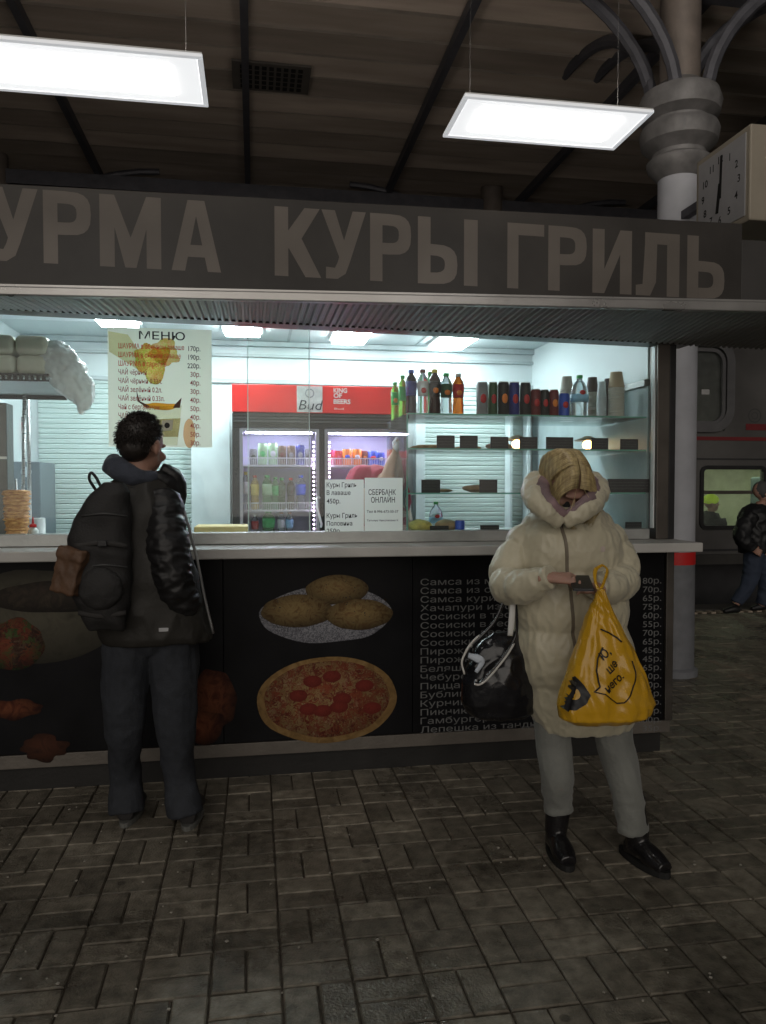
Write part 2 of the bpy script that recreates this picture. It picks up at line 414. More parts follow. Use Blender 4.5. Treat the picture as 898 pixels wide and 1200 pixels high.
MB().bar((3.072, 4.75, 3.52), (3.072, 4.78, 3.33), .004, .028, (0, 1, 0)).build('hour_hand', numm, ck)
MB().box((3.24, 5.05, 3.55), (3.30, 5.52, 3.61)).build('bracket', ribm, ck)
MB().box((3.24, 5.05, 3.30), (3.30, 5.52, 3.36)).build('bracket', ribm, ck)

# ------------------------------------------------------------ hanging luminaires
lum = M('lit_tubes', (.9, .9, .9), .5, emit=6.5, ecol=(1, .965, .92), var=0)
lum2 = M('lit_diffuser', (.9, .9, .9), .5, emit=.85, ecol=(.97, .985, 1), var=0)
lumf = M('luminaire_frame', (.75, .75, .74), .4, 0, .05, 10)
wire = M('wire', (.05, .05, .05), .5, .5)
LZ = 2.78
def luminaire(near_l, near_r, far_r, label):
    a = P(*near_l, Z=LZ); b = P(*near_r, Z=LZ); c = P(*far_r, Z=LZ)
    x0, x1, y0, y1 = a.x, b.x, (a.y + b.y) / 2, c.y
    t = thing('hanging_luminaire', label, 'lamp', ((x0+x1)/2, (y0+y1)/2, LZ), 'lit lamp panels hung over the platform')
    f = MB(); e = .016
    f.box((x0, y0, LZ), (x1, y0 + e, LZ + .011)).box((x0, y1 - e, LZ), (x1, y1, LZ + .011)).box((x0, y0 + e + .0005, LZ), (x0 + e, y1 - e - .0005, LZ + .011)).box((x1 - e, y0 + e + .0005, LZ), (x1, y1 - e - .0005, LZ + .011))
    f.build('frame', M('lit_frame', (.8, .8, .8), .4, emit=.45, ecol=(.95, .97, 1)), t, bev=.002)
    MB().box((x0 + .002, y0 + .002, LZ + .0115), (x1 - .002, y1 - .002, LZ + .016)).build('housing', lumf, t)
    MB().box((x0 + e + .001, y0 + e + .001, LZ + .003), (x1 - e - .001, y1 - e - .001, LZ + .008)).build('diffuser', lum2, t)
    ey, ex_ = (y1 - y0) * .22, min(.10, (x1 - x0) * .12)
    MB().box((x0 + ex_, y0 + ey, LZ - .003), (x1 - ex_, y1 - ey, LZ + .0025)).build('tube_panel', lum, t, bev=.004)
    MB().box((x0 + .02, y0 + .02, LZ + .0165), (x1 - .02, y1 - .02, LZ + .020)).build('added_roof_uplight', M('added_uplight_glow', (.9, .9, .9), .5, emit=64, ecol=(1, .90, .80), var=0), t)  # added glow on the unseen lamp top to brighten the roof
    for xx in (x0 + .06, x1 - .06):
        MB().tube([(xx, (y0+y1)/2, LZ + .020), (xx, (y0+y1)/2 + .0, 6.4)], .0007, 5).build('suspension_wire', wire, t)
    return t
luminaire((-190, 22), (238, 73), (242, 126), 'long lit white lamp panel at the left, cut off by the picture edge')
luminaire((546, 111), (765, 134), (725, 177), 'smaller lit white lamp panel beside the column capital and clock')
# the canopy carries a cross rail that the wires hang from
MB().box((-4, 2.3, 6.4), (6, 2.4, 6.46)).build('hanging_rail', ribm, can)
MB().box((2.2, 2.4, 6.40), (2.3, 5.2, 6.46)).build('hanging_rail', ribm, can)
MB().box((-2.2, 2.4, 6.40), (-2.1, 5.2, 6.46)).build('hanging_rail', ribm, can)

# ------------------------------------------------------------ kiosk
KX0, KX1 = -2.35, 2.30
ki = thing('food_kiosk', 'street food kiosk with lit window, white counter and black picture panels', 'kiosk', (0, 4.9, 0))
MB().box((KX0, 3.99, 0), (KX1 - .04, 5.98, .115)).build('plinth', M('plinth_dark', (.02, .019, .018), .7, 0, .3, 5, .3), ki)
MB().box((KX0, 3.955, .118), (KX1, 3.985, .185)).build('kick_strip', M('kick_grey', (.13, .115, .10), .5, .3, .15, 8, .2), ki, bev=.003)
MB().box((KX0, 3.999, .116), (KX1, 4.06, 1.145)).build('base_core', dark, ki)
pan = M('black_poster_panel', (.007, .007, .008), .35, 0, .3, 4, .04, 30, spec=.12)
xs_ = [KX0 + .005, P(262, 760, Y=3.95).x, P(484, 760, Y=3.95).x, KX1 - .045]
panels = []
for a, b in zip(xs_, xs_[1:]):
    panels.append(MB().box((a + .0015, 3.955, .19), (b - .0015, 3.993, 1.14)).build('front_panel', pan, ki, bev=.002))
MB().box((KX1 - .04, 3.94, .19), (KX1 + .005, 3.998, 1.14)).build('corner_post', alud, ki, bev=.003)
MB().box((KX1 - .06, 4.065, .12), (KX1, 5.98, 1.14)).build('side_panel', dark, ki)
MB().box((KX0, 3.75, 1.15), (2.36, 4.12, 1.20)).build('counter_top', M('counter_laminate', (.42, .41, .39), .4, 0, .12, 5, .1, 80), ki, bev=.006)
MB().box((KX0, 4.13, 1.152), (KX1, 5.4, 1.190)).build('inner_worktop', steel, ki)
MB().box((KX0, 4.065, 0.12), (KX1 - .062, 5.98, .15)).build('floor', M('kiosk_floor', (.2, .2, .2), .6), ki)
alm = M('window_aluminium', (.34, .35, .34), .4, .7, .1, 10, .1, 80)
# sill + jambs
MB().box((KX0, 4.02, 1.201), (2.20, 4.10, 1.262)).build('sill_rail', alm, ki, bev=.004)
j0, j1 = P(770, 500, Y=4.02).x, P(790, 500, Y=4.02).x
MB().box((j0, 4.015, 1.202), (j1 - .03, 4.105, 2.30)).build('window_jamb', alud, ki, bev=.004)
MB().box((j1 - .028, 4.02, 1.202), (j1 + .01, 4.10, 2.30)).build('corner_jamb', black, ki, bev=.003)
def ztop(x): return 2.335 - .017 * x
hd = MB(); hd.add([(KX0, 4.0, ztop(KX0)), (2.42, 4.0, ztop(2.42)), (2.42, 4.0, 2.62), (KX0, 4.0, 2.62), (KX0, 4.12, ztop(KX0)), (2.42, 4.12, ztop(2.42)), (2.42, 4.12, 2.62), (KX0, 4.12, 2.62)], [(0,1,2,3),(7,6,5,4),(0,4,5,1),(1,5,6,2),(2,6,7,3),(3,7,4,0)])
hd.build('head_beam', alud, ki)
# interior
BW = 6.0
CZ = 2.605
MB().box((-1.9, 4.125, CZ), (2.36, BW + .05, CZ + .04)).build('ceiling', white, ki)
MB().box((-2.3, 4.0, CZ + .05), (2.42, BW + .1, CZ + .10)).build('roof', dark, ki)
MB().box((-1.74, BW, .15), (2.30, BW + .04, CZ - .001)).build('back_wall', white, ki)
MB().box((-1.72, 4.13, 1.195), (-1.665, BW - .001, CZ - .001)).build('side_wall', white, ki)
# ceiling seams and trims on the back wall
zt1 = P(330, 404, Y=BW).z
for py, th in ((418, .012), (448, .016)):
    z_ = P(330, py, Y=BW).z
    MB().box((-1.66, BW - .03, z_ - th), (2.24, BW - .001, z_ + th)).build('wall_trim', M('trim_white', (.45, .5, .51), .5), ki, bev=.003)
MB().box((-1.66, BW - .05, CZ - .04), (2.24, BW - .001, CZ - .002)).build('cornice', M('trim_white', (.5,)*3), ki, bev=.004)
for xs2 in (-.75, .25, 1.25):
    MB().box((xs2, 4.13, CZ - .006), (xs2 + .02, BW - .06, CZ - .0005)).build('ceiling_seam', M('trim_white', (.5,)*3), ki)
# roller shutter slats on back wall
def shutter(x0, x1, z0, z1, Y, name='roller_shutter'):
    prof = []; z = z0; p_ = .037
    while z < z1:
        prof += [(Y, z), (Y - .010, z + .006), (Y - .012, z + p_ - .008), (Y - .001, z + p_ - .001)]; z += p_
    m = MB(); n = len(prof)
    m.add([(x0, y, zz) for y, zz in prof] + [(x1, y, zz) for y, zz in prof], [(i, i + n, i + n + 1, i + 1) for i in range(n - 1)])
    return m.build(name, whiteg, ki)
zs_ = P(330, 449, Y=BW).z - .02
shutter(P(45, 500, Y=BW-.02).x, P(224, 500, Y=BW-.02).x, 1.0, zs_, BW - .005)
shutter(P(498, 500, Y=BW-.02).x, P(617, 500, Y=BW-.02).x, 1.0, zs_, BW - .005)
# white service door and posts
d0, d1 = P(224, 500, Y=5.9).x, P(270, 500, Y=5.9).x
MB().box((d0, 5.86, 1.0), (d1, 5.94, P(245, 468, Y=5.9).z)).build('inner_door', M('door_white', (.62, .70, .72), .4), ki, bev=.005)
MB().box((P(487, 500, Y=5.9).x, 5.88, 1.0), (P(498, 500, Y=5.9).x, 5.985, zs_)).build('wall_post', M('door_white', (.6,)*3), ki, bev=.003)
for px in (597, 618, 640):
    MB().box((P(px, 500, Y=5.85).x, 5.83, 1.0), (P(px + 3, 500, Y=5.85).x, 5.95, zs_ - .02)).build('wall_post', M('door_white', (.6,)*3), ki)
# right end wall: white panels above, glazed side below
MB().box((2.235, 4.13, 2.12), (2.29, BW - .001, CZ - .001)).build('side_wall', white, ki)
MB().box((2.22, 4.14, 2.08), (2.28, BW - .001, 2.115)).build('side_rail', alm, ki)
MB().box((2.238, 4.13, 1.195), (2.285, BW - .001, 2.078)).build('side_wall', M('grey_side_panel', (.34, .42, .43), .4), ki)
# front glass panes
gx = [P(-60, 500, Y=4.06).x, P(291, 500, Y=4.06).x, P(363, 500, Y=4.06).x, P(478, 500, Y=4.06).x, j0 - .002]
for i, (a, b, yy) in enumerate(((KX0, P(363, 500, Y=4.052).x, 4.047), (gx[1], gx[3], 4.062), (gx[3] + .004, gx[4], 4.062))):
    MB().box((a, yy, 1.263), (b, yy + .006, 2.32)).build('glass_pane', pane, ki)
edgem = M('polished_glass_edge', (.6, .75, .74), .2, 0, .05, 4)
for px, yy in ((291, 4.0605), (363, 4.0455)):
    x_ = P(px, 500, Y=yy).x
    MB().box((x_ - .0035, yy - .0005, 1.264), (x_ + .001, yy + .0085, 2.318)).build('pane_edge', edgem, ki)
MB().box((j0 - .006, 4.04, 1.264), (j0 - .0005, 4.075, 2.29)).build('window_bead', M('bead_white', (.7, .75, .75), .4), ki)

# ceiling lamps inside
cl = M('kiosk_led', (.95, 1, 1), .5, emit=42, ecol=(.83, .95, 1.0), var=0)
def clamp(px, py, label):
    p = P(px, py, Z=CZ - .04)
    t = thing('ceiling_lamp', label, 'lamp', (p.x, p.y, CZ - .04), 'lit lamps on the kiosk ceiling')
    MB().box((-.14, -.30, .018), (.14, .30, .0395)).build('base', lumf, t, local=True, bev=.004)
    MB().tube([(0, -.28, -.004), (0, .28, -.004)], .0, 4) if 0 else None
    MB().box((-.12, -.27, -.012), (.12, .27, .017)).build('diffuser', cl, t, local=True, bev=.008)
clamp(133, 372, 'lit ceiling lamp inside kiosk just above the menu poster')
clamp(284, 384, 'lit ceiling lamp inside kiosk above left end of the red fridge header')
clamp(413, 394, 'lit ceiling lamp inside kiosk above right part of the fridge header')
clamp(533, 401, 'lit ceiling lamp inside kiosk above the row of soda bottles')

# ------------------------------------------------------------ printed food on the panels
FY = 3.9535
def disc(panel, name, cx, cy, rx, ry, mat, Y, n=48, wob=.03, seed=0):
    c = P(cx, cy, Y=Y); ex = P(cx + rx, cy, Y=Y).x - c.x; ez = c.z - P(cx, cy + ry, Y=Y).z
    pts = []
    for k in range(n):
        a = 2 * math.pi * k / n; w_ = 1 + wob * noise.noise(Vector((math.cos(a) * 1.7 + seed, math.sin(a) * 1.7, seed)))* 2
        pts.append((c.x + ex * w_ * math.cos(a), Y, c.z + ez * w_ * math.sin(a)))
    m = MB(); m.add(pts, [tuple(range(n))]); return m.build(name, mat, panel)
def printm(name, cols, scale=12, kind='voronoi', dist=2.0, edge=.3, tr=0):
    if name in MATS: return MATS[name]
    m = bpy.data.materials.new(name); m.use_nodes = True; n = m.node_tree; b = n.nodes['Principled BSDF']
    tc = n.nodes.new('ShaderNodeTexCoord')
    nz = n.nodes.new('ShaderNodeTexNoise'); nz.inputs['Scale'].default_value = scale; nz.inputs['Detail'].default_value = 5; nz.inputs['Distortion'].default_value = dist
    n.links.new(tc.outputs['Object'], nz.inputs['Vector']); f = nz.outputs['Fac']
    if kind == 'voronoi':
        v = n.nodes.new('ShaderNodeTexVoronoi'); v.inputs['Scale'].default_value = scale
        mxn = n.nodes.new('ShaderNodeVectorMath'); mxn.operation = 'ADD'
        sc_ = n.nodes.new('ShaderNodeVectorMath'); sc_.operation = 'SCALE'; sc_.inputs['Scale'].default_value = .12
        n.links.new(nz.outputs['Color'], sc_.inputs[0]); n.links.new(tc.outputs['Object'], mxn.inputs[0]); n.links.new(sc_.outputs[0], mxn.inputs[1]); n.links.new(mxn.outputs[0], v.inputs['Vector'])
        sp = n.nodes.new('ShaderNodeSeparateColor'); n.links.new(v.outputs['Color'], sp.inputs[0]); 
        ad = n.nodes.new('ShaderNodeMath'); ad.operation = 'MULTIPLY_ADD'; ad.inputs[1].default_value = .55
        n.links.new(sp.outputs[0], ad.inputs[0]); m2 = n.nodes.new('ShaderNodeMath'); m2.operation = 'MULTIPLY'; m2.inputs[1].default_value = .45; n.links.new(nz.outputs['Fac'], m2.inputs[0]); n.links.new(m2.outputs[0], ad.inputs[2]); f = ad.outputs[0]
    rp = n.nodes.new('ShaderNodeValToRGB'); rp.color_ramp.elements.remove(rp.color_ramp.elements[0])
    for i, c in enumerate(cols):
        pos = .18 + .64 * i / (len(cols) - 1)
        e = rp.color_ramp.elements.new(pos) if i else rp.color_ramp.elements[0]
        e.position = pos; e.color = (*c, 1)
    n.links.new(f, rp.inputs[0]); b.inputs['Roughness'].default_value = .4; b.inputs['Specular IOR Level'].default_value = .12
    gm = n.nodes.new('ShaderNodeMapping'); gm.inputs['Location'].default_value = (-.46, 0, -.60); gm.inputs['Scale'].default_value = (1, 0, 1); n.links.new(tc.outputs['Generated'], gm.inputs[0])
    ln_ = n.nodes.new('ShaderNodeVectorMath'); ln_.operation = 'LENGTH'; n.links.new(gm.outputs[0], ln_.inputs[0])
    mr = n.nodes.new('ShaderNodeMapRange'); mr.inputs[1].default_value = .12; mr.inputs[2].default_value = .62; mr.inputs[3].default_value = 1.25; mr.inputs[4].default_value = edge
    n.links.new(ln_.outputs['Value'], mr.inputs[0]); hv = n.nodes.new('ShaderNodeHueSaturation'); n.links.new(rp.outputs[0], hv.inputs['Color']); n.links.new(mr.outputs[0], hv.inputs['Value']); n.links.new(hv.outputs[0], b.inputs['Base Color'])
    if tr:
        t_ = n.nodes.new('ShaderNodeBsdfTranslucent'); n.links.new(hv.outputs[0], t_.inputs[0]); mx = n.nodes.new('ShaderNodeMixShader'); mx.inputs[0].default_value = tr
        n.links.new(b.outputs[0], mx.inputs[1]); n.links.new(t_.outputs[0], mx.inputs[2]); n.links.new(mx.outputs[0], n.nodes['Material Output'].inputs[0])
    MATS[name] = m; return m
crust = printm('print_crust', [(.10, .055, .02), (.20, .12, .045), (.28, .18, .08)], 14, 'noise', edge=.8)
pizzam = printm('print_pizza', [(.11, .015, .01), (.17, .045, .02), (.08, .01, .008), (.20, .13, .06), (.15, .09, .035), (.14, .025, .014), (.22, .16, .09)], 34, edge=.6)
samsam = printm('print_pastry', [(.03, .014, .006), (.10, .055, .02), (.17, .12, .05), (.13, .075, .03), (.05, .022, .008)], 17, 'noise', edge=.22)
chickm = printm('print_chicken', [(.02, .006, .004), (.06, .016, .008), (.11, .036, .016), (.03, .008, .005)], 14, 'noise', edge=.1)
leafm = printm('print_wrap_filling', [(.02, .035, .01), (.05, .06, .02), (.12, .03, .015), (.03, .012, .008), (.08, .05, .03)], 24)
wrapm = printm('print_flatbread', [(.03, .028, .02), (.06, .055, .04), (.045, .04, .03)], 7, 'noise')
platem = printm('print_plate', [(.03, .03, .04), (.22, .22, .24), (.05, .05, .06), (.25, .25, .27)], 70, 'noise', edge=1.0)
pm = panels[1]
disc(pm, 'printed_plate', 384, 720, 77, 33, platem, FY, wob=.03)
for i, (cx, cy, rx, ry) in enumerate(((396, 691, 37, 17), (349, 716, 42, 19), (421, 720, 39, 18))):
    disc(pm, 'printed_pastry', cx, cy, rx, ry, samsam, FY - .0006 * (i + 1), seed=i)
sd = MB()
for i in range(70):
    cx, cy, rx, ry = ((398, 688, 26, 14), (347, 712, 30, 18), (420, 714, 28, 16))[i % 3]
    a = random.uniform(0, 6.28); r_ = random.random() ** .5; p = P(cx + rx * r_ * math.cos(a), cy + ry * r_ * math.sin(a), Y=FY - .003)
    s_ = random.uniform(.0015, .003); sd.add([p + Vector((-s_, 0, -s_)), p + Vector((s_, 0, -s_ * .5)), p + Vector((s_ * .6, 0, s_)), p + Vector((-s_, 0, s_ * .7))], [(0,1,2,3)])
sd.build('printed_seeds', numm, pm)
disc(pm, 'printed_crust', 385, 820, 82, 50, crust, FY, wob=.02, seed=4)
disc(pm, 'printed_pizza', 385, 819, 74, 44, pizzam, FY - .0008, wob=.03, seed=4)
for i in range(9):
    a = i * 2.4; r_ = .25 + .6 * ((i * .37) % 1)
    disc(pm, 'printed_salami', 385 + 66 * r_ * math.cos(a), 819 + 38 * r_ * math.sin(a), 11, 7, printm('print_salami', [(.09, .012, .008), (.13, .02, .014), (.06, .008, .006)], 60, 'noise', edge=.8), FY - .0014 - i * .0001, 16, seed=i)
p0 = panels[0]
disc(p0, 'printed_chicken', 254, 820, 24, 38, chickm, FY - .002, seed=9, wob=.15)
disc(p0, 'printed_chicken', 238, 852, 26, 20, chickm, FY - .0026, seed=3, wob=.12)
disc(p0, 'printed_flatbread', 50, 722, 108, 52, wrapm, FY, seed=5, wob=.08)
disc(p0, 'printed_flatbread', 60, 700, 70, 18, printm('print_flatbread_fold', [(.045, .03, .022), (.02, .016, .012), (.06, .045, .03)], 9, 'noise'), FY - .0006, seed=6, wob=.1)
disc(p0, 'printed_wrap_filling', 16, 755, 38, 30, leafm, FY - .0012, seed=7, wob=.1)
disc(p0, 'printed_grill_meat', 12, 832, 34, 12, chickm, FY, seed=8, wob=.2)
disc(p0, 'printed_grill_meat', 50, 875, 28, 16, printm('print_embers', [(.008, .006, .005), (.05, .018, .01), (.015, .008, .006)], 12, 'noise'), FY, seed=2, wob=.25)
# price list
lp = panels[2]; txt = M('print_grey_letters', (.14, .14, .14), .5, 0, .05)
items = ['Самса из мяса', 'Самса из сыра', 'Самса куриная', 'Хачапури из сыра', 'Сосиски в тесте', 'Сосиски в тесте', 'Сосиски двойные', 'Сосиски с картоф.', 'Пирожки с карт.', 'Пирожки', 'Беляши', 'Чебуреки', 'Пицца', 'Бублики', 'Курник', 'Пикники', 'Гамбургер', 'Лепешка из тандыра']
prices = '80 70 65 75 60 55 70 65 45 45 65 60 80 45 60 90 100 35'.split()
for i, (a, b) in enumerate(zip(items, prices)):
    y_ = 686.0 + i * 10.18
    q = P(493, y_, Y=FY); hgt = q.z - P(493, y_ + 7.6, Y=FY).z
    text(a, txt, lp, q.x, q.z, hgt, FY, wide=1.55)
    q = P(775, y_ * .9965, Y=FY); text(b + 'р.', txt, lp, q.x, q.z, hgt, FY, wide=1.35, align='r')

# ------------------------------------------------------------ sign and awning
sg = thing('kiosk_sign', 'long dark fascia sign with pale letters above the kiosk window', 'sign', (.4, 3.45, 2.39))
signm = M('sign_board_brown', (.055, .050, .046), .5, 0, .35, 1.6, .12, 14, spec=.25)
SX1 = P(870, 300, Y=3.45).x
def lin(pa, pb, Y):
    a_, b_ = P(*pa, Y=Y), P(*pb, Y=Y); k_ = (b_.z - a_.z) / (b_.x - a_.x); return lambda x: a_.z + k_ * (x - a_.x)
zsT, zsB = lin((0, 215), (870, 262), 3.45), lin((0, 334), (870, 352), 3.45)
ztT, ztB = lin((0, 335), (870, 353), 3.43), lin((0, 346), (870, 365), 3.43)
def shear_box(x0, x1, y0, y1, zb, zt):
    m = MB().box((x0, y0, 0), (x1, y1, 1)); m.v = [(x, y, zt(x) if z > .5 else zb(x)) for x, y, z in m.v]; return m
sxs = [-2.4, SX1]
for a_, b_ in zip(sxs, sxs[1:]):
    shear_box(a_ + .0012, b_ - .0012, 3.45, 3.50, zsB, zsT).build('sign_board', signm, sg, bev=.003)
shear_box(SX1 + .01, 3.2, 3.47, 3.52, zsB, lambda x: zsT(x) - .07).build('side_board', M('side_board_grey', (.055, .052, .05), .45, 0, .15, 4), sg, bev=.003)
letm = M('sign_letter_beige', (.165, .145, .128), .5, 0, .16, 2.5, spec=.2)
zlB, zlT = lin((50, 308), (830, 350), 3.447), lin((50, 222), (830, 277), 3.447)
def big_letter(ch, x0, x1, Y):
    """heavy condensed capitals built from strokes; u across 0..1, v up 0..1"""
    W0 = x1 - x0; t = .30; m = MB(); cnt = [0]
    def poly(pts):
        y_ = Y - .00008 * cnt[0]; cnt[0] += 1
        m.add([(x0 + u * W0, y_, zlB(x0 + u * W0) * (1 - v) + v * zlT(x0 + u * W0)) for u, v in pts], [tuple(range(len(pts)))])
    def bowl(u0, v0, v1, th, tv=.17, u1=1.0):
        """D shaped bowl from u0 to u1 between v0 and v1"""
        n_ = 10; rv = (v1 - v0) / 2; ru = min(u1 - u0, .55); uc = u1 - ru; o_, i_ = [(u0, v1)], [(u0, v1 - tv)]
        for k_ in range(n_ + 1):
            a_ = math.pi / 2 - math.pi * k_ / n_; ca, sa = math.copysign(abs(math.cos(a_)) ** .6, math.cos(a_)), math.copysign(abs(math.sin(a_)) ** .7, math.sin(a_))
            o_.append((uc + ru * ca, v0 + rv + rv * sa)); i_.append((uc - .02 + max(.03, ru - th + .02) * ca, v0 + rv + (rv - tv) * sa))
        o_.append((u0, v0)); i_.append((u0, v0 + tv))
        for a_, b_, c_, d_ in zip(o_, o_[1:], i_[1:], i_): poly([a_, b_, c_, d_])
    if ch in 'РПЛИМГКЫЬ': 
        if ch not in 'ЛМ': poly([(0, 0), (t, 0), (t, 1), (0, 1)])
    if ch == 'Р': bowl(t, .40, 1, t)
    if ch == 'Ь': bowl(t, 0, .60, t)
    if ch == 'Ы':
        m = MB(); t = .21; poly([(0, 0), (t, 0), (t, 1), (0, 1)]); bowl(t, 0, .60, t, u1=.66); poly([(.77, 0), (1, 0), (1, 1), (.77, 1)])
    if ch == 'Г': poly([(t, 1), (1, 1), (1, .82), (t, .82)])
    if ch == 'И': poly([(1 - t, 0), (1, 0), (1, 1), (1 - t, 1)]); poly([(t, 0), (t, .38), (1 - t, 1), (1 - t, .62)])
    if ch == 'М':
        t = .24; poly([(0, 0), (t, 0), (t, 1), (0, 1)]); poly([(1 - t, 0), (1, 0), (1, 1), (1 - t, 1)]); poly([(t, 1), (t, .55), (.41, 0), (.5, 0), (.5, .42)]); poly([(1 - t, 1), (.5, .42), (.5, 0), (.59, 0), (1 - t, .55)])
    if ch == 'Л':
        poly([(1 - t, 0), (1, 0), (1, 1), (1 - t, 1)]); poly([(.17, 1), (1 - t, 1), (1 - t, .82), (.46, .82), (.17, .82)]); poly([(.17, .82), (.46, .82), (.44, .22), (.12, .18)]); poly([(.12, .18), (.44, .22), (.30, .0), (-.04, 0), (-.04, .16)])
    if ch == 'А': poly([(0, 0), (.27, 0), (.5, .78), (.5, 1), (.33, 1)]); poly([(1, 0), (.67, 1), (.5, 1), (.5, .78), (.73, 0)]); poly([(.32, .20), (.68, .20), (.63, .37), (.37, .37)])
    if ch == 'К': poly([(t, .40), (.58, .54), (1.0, 1), (.66, 1), (t, .66)]); poly([(t, .42), (t, .60), (.56, .60), (1.03, 0), (.68, 0)])
    if ch == 'У': poly([(0, 1), (.30, 1), (.53, .52), (.42, .28)]); poly([(1, 1), (.70, 1), (.36, .24), (.30, .16), (.10, .17), (.10, 0), (.36, 0), (.54, .08), (.64, .26)])
    m.build('letter', letm, sg)
for ch, a, b in (('А', -95, -45), ('У', -14, 45), ('Р', 51, 107), ('М', 117, 189), ('А', 201, 259), ('К', 322, 375), ('У', 377, 429), ('Р', 434, 482), ('Ы', 490, 560), ('Г', 595, 638), ('Р', 643, 688), ('И', 695, 741), ('Л', 748, 797), ('Ь', 806, 850)):
    big_letter(ch, P(a, 290, Y=3.447).x, P(b, 290, Y=3.447).x, 3.4494)
aw = thing('awning', 'grey corrugated metal awning projecting below the kiosk sign', 'awning', (.4, 3.7, 2.33))
m = MB(); xs = []; x = -2.4; i = 0
per = .034
while x < 3.2:
    for dx_, dz_ in ((0, 0), (.010, 0), (.016, .012), (.028, .012)): xs.append((x + dx_, dz_))
    x += per
n = len(xs)
m.add([(x, 3.46, ztB(x) + .006 + dz) for x, dz in xs] + [(x, 4.0 if x < 2.42 else 4.02, ztop(x) - .002 + dz) for x, dz in xs], [(i, i + 1, i + 1 + n, i + n) for i in range(n - 1)])
m.build('corrugated_sheet', M('awning_sheet_grey', (.30, .29, .275), .45, .3, .12, 6, .1, 50), aw)
shear_box(-2.4, 3.2, 3.425, 3.459, ztB, ztT).build('front_trim', M('trim_metal', (.34, .33, .32), .3, .6, .15, 4, .08, 40), aw, bev=.006)
shear_box(-2.4, 3.2, 3.436, 3.4465, lambda x: ztT(x) + .0005, lambda x: ztT(x) + .010).build('gutter_lip', M('trim_metal', (.3,)*3), aw)

# ------------------------------------------------------------ papers on the glass
def pr(a, Y): return P(*a, Y=Y)
GY = 4.038
mp0, mp1 = P(126, 386, Y=GY), P(249, 524, Y=GY)
mt = thing('menu_poster', 'tall menu poster with red and brown prices and a wrap picture on glass', 'poster', ((mp0.x+mp1.x)/2, GY, mp1.z))
mz0 = P(188, 524, Y=GY).z; mz1 = P(188, 385, Y=GY).z
MB().add([(mp0.x, GY, mz0), (mp1.x, GY, mz0), (mp1.x, GY, mz1), (mp0.x, GY, mz1)], [(0,1,2,3)]).build('sheet', thinsheet('poster_paper', (.74, .77, .66), .5), mt)
def mpz(py): return P(188, py, Y=GY).z
rmt = M('print_red', (.50, .03, .02), .6, 0, .1); bmt = M('print_maroon', (.26, .03, .025), .6, 0, .1)
TY = GY - .0012
text('МЕНЮ', numm, mt, P(163, 397, Y=TY).x, mpz(398), .040, TY, x1=P(217, 397, Y=TY).x, bold=.01)
disc(mt, 'printed_leaf', 178, 424, 21, 22, printm('print_salad', [(.22, .5, .05), (.5, .75, .12), (.85, .35, .10), (.95, .85, .4), (.8, .12, .06), (.35, .6, .08)], 75, edge=.9), GY - .0004, seed=3, wob=.25)
disc(mt, 'printed_meat', 193, 413, 17, 14, printm('print_meat', [(.7, .18, .10), (.9, .5, .25), (.45, .6, .10), (.95, .7, .5), (.8, .14, .07)], 85, edge=.9), GY - .0007, seed=1, wob=.25)
bx = [P(*q, Y=GY - .0006) for q in ((127, 388), (150, 392), (176, 430), (168, 437), (128, 412))]
mm_ = MB(); mm_.add(bx, [(4,3,2,1,0)]); mm_.build('printed_wrap', M('print_tortilla', (.86, .80, .56), .7, 0, .08, 9), mt)
cupp = [P(*q, Y=GY - .0005) for q in ((172, 477), (213, 475), (208, 522), (180, 522))]
mm_ = MB(); mm_.add(cupp, [(3,2,1,0)]); mm_.build('printed_cup', M('print_cup', (.85, .84, .72), .7, 0, .05, 9), mt)
cupp = [P(*q, Y=GY - .0009) for q in ((173, 492), (212, 490), (209, 512), (178, 512))]
mm_ = MB(); mm_.add(cupp, [(3,2,1,0)]); mm_.build('printed_cup_sleeve', M('print_sleeve', (.55, .47, .30), .7), mt)
cupp = [P(*q, Y=GY - .0012) for q in ((190, 493), (203, 492), (202, 504), (190, 505))]
mm_ = MB(); mm_.add(cupp, [(3,2,1,0)]); mm_.build('printed_emblem', M('print_cream', (.5, .5, .4), .6), mt)
disc(mt, 'printed_mark', 196, 498.5, 3.4, 3.4, numm, GY - .0014, 10)
disc(mt, 'printed_tea', 189, 476, 22, 4, M('print_tea', (.85, .42, .06), .7), GY - .0009, seed=3, wob=.2)
for q in (((160, 457), (164, 470), (176, 476), (172, 478), (161, 470)), ((205, 474), (213, 466), (211, 478), (203, 478))):
    mm_ = MB(); mm_.add([P(*a, Y=GY - .0011) for a in q][::-1], [tuple(range(len(q)))]); mm_.build('printed_splash', M('print_dark_tea', (.06, .02, .01), .6), mt)
disc(mt, 'printed_spoon', 222, 508, 7, 17, M('print_wood', (.85, .55, .36), .7), GY - .0011, seed=1)
rows = [('ШАУРМА в обычном лаваше', '170р.', 216), ('ШАУРМА в сырном лаваше', '190р.', 212), ('ШАУРМА в тарелке', '220р.', 195), ('ЧАЙ чёрный', '30р.', 172), ('ЧАЙ чёрный 0.33л.', '40р.', 190), ('ЧАЙ зелёный 0.2л.', '30р.', 190), ('ЧАЙ зелёный 0.33л.', '40р.', 193), ('Чай с бергамотом', '50р.', 187), ('ЧАЙ с лимоном', '40р.', 182), ('КОФЕ', '40р.', 158), ('КОФЕ 3в1', '50р.', 165), ('КАКАО', '30р.', 160)]
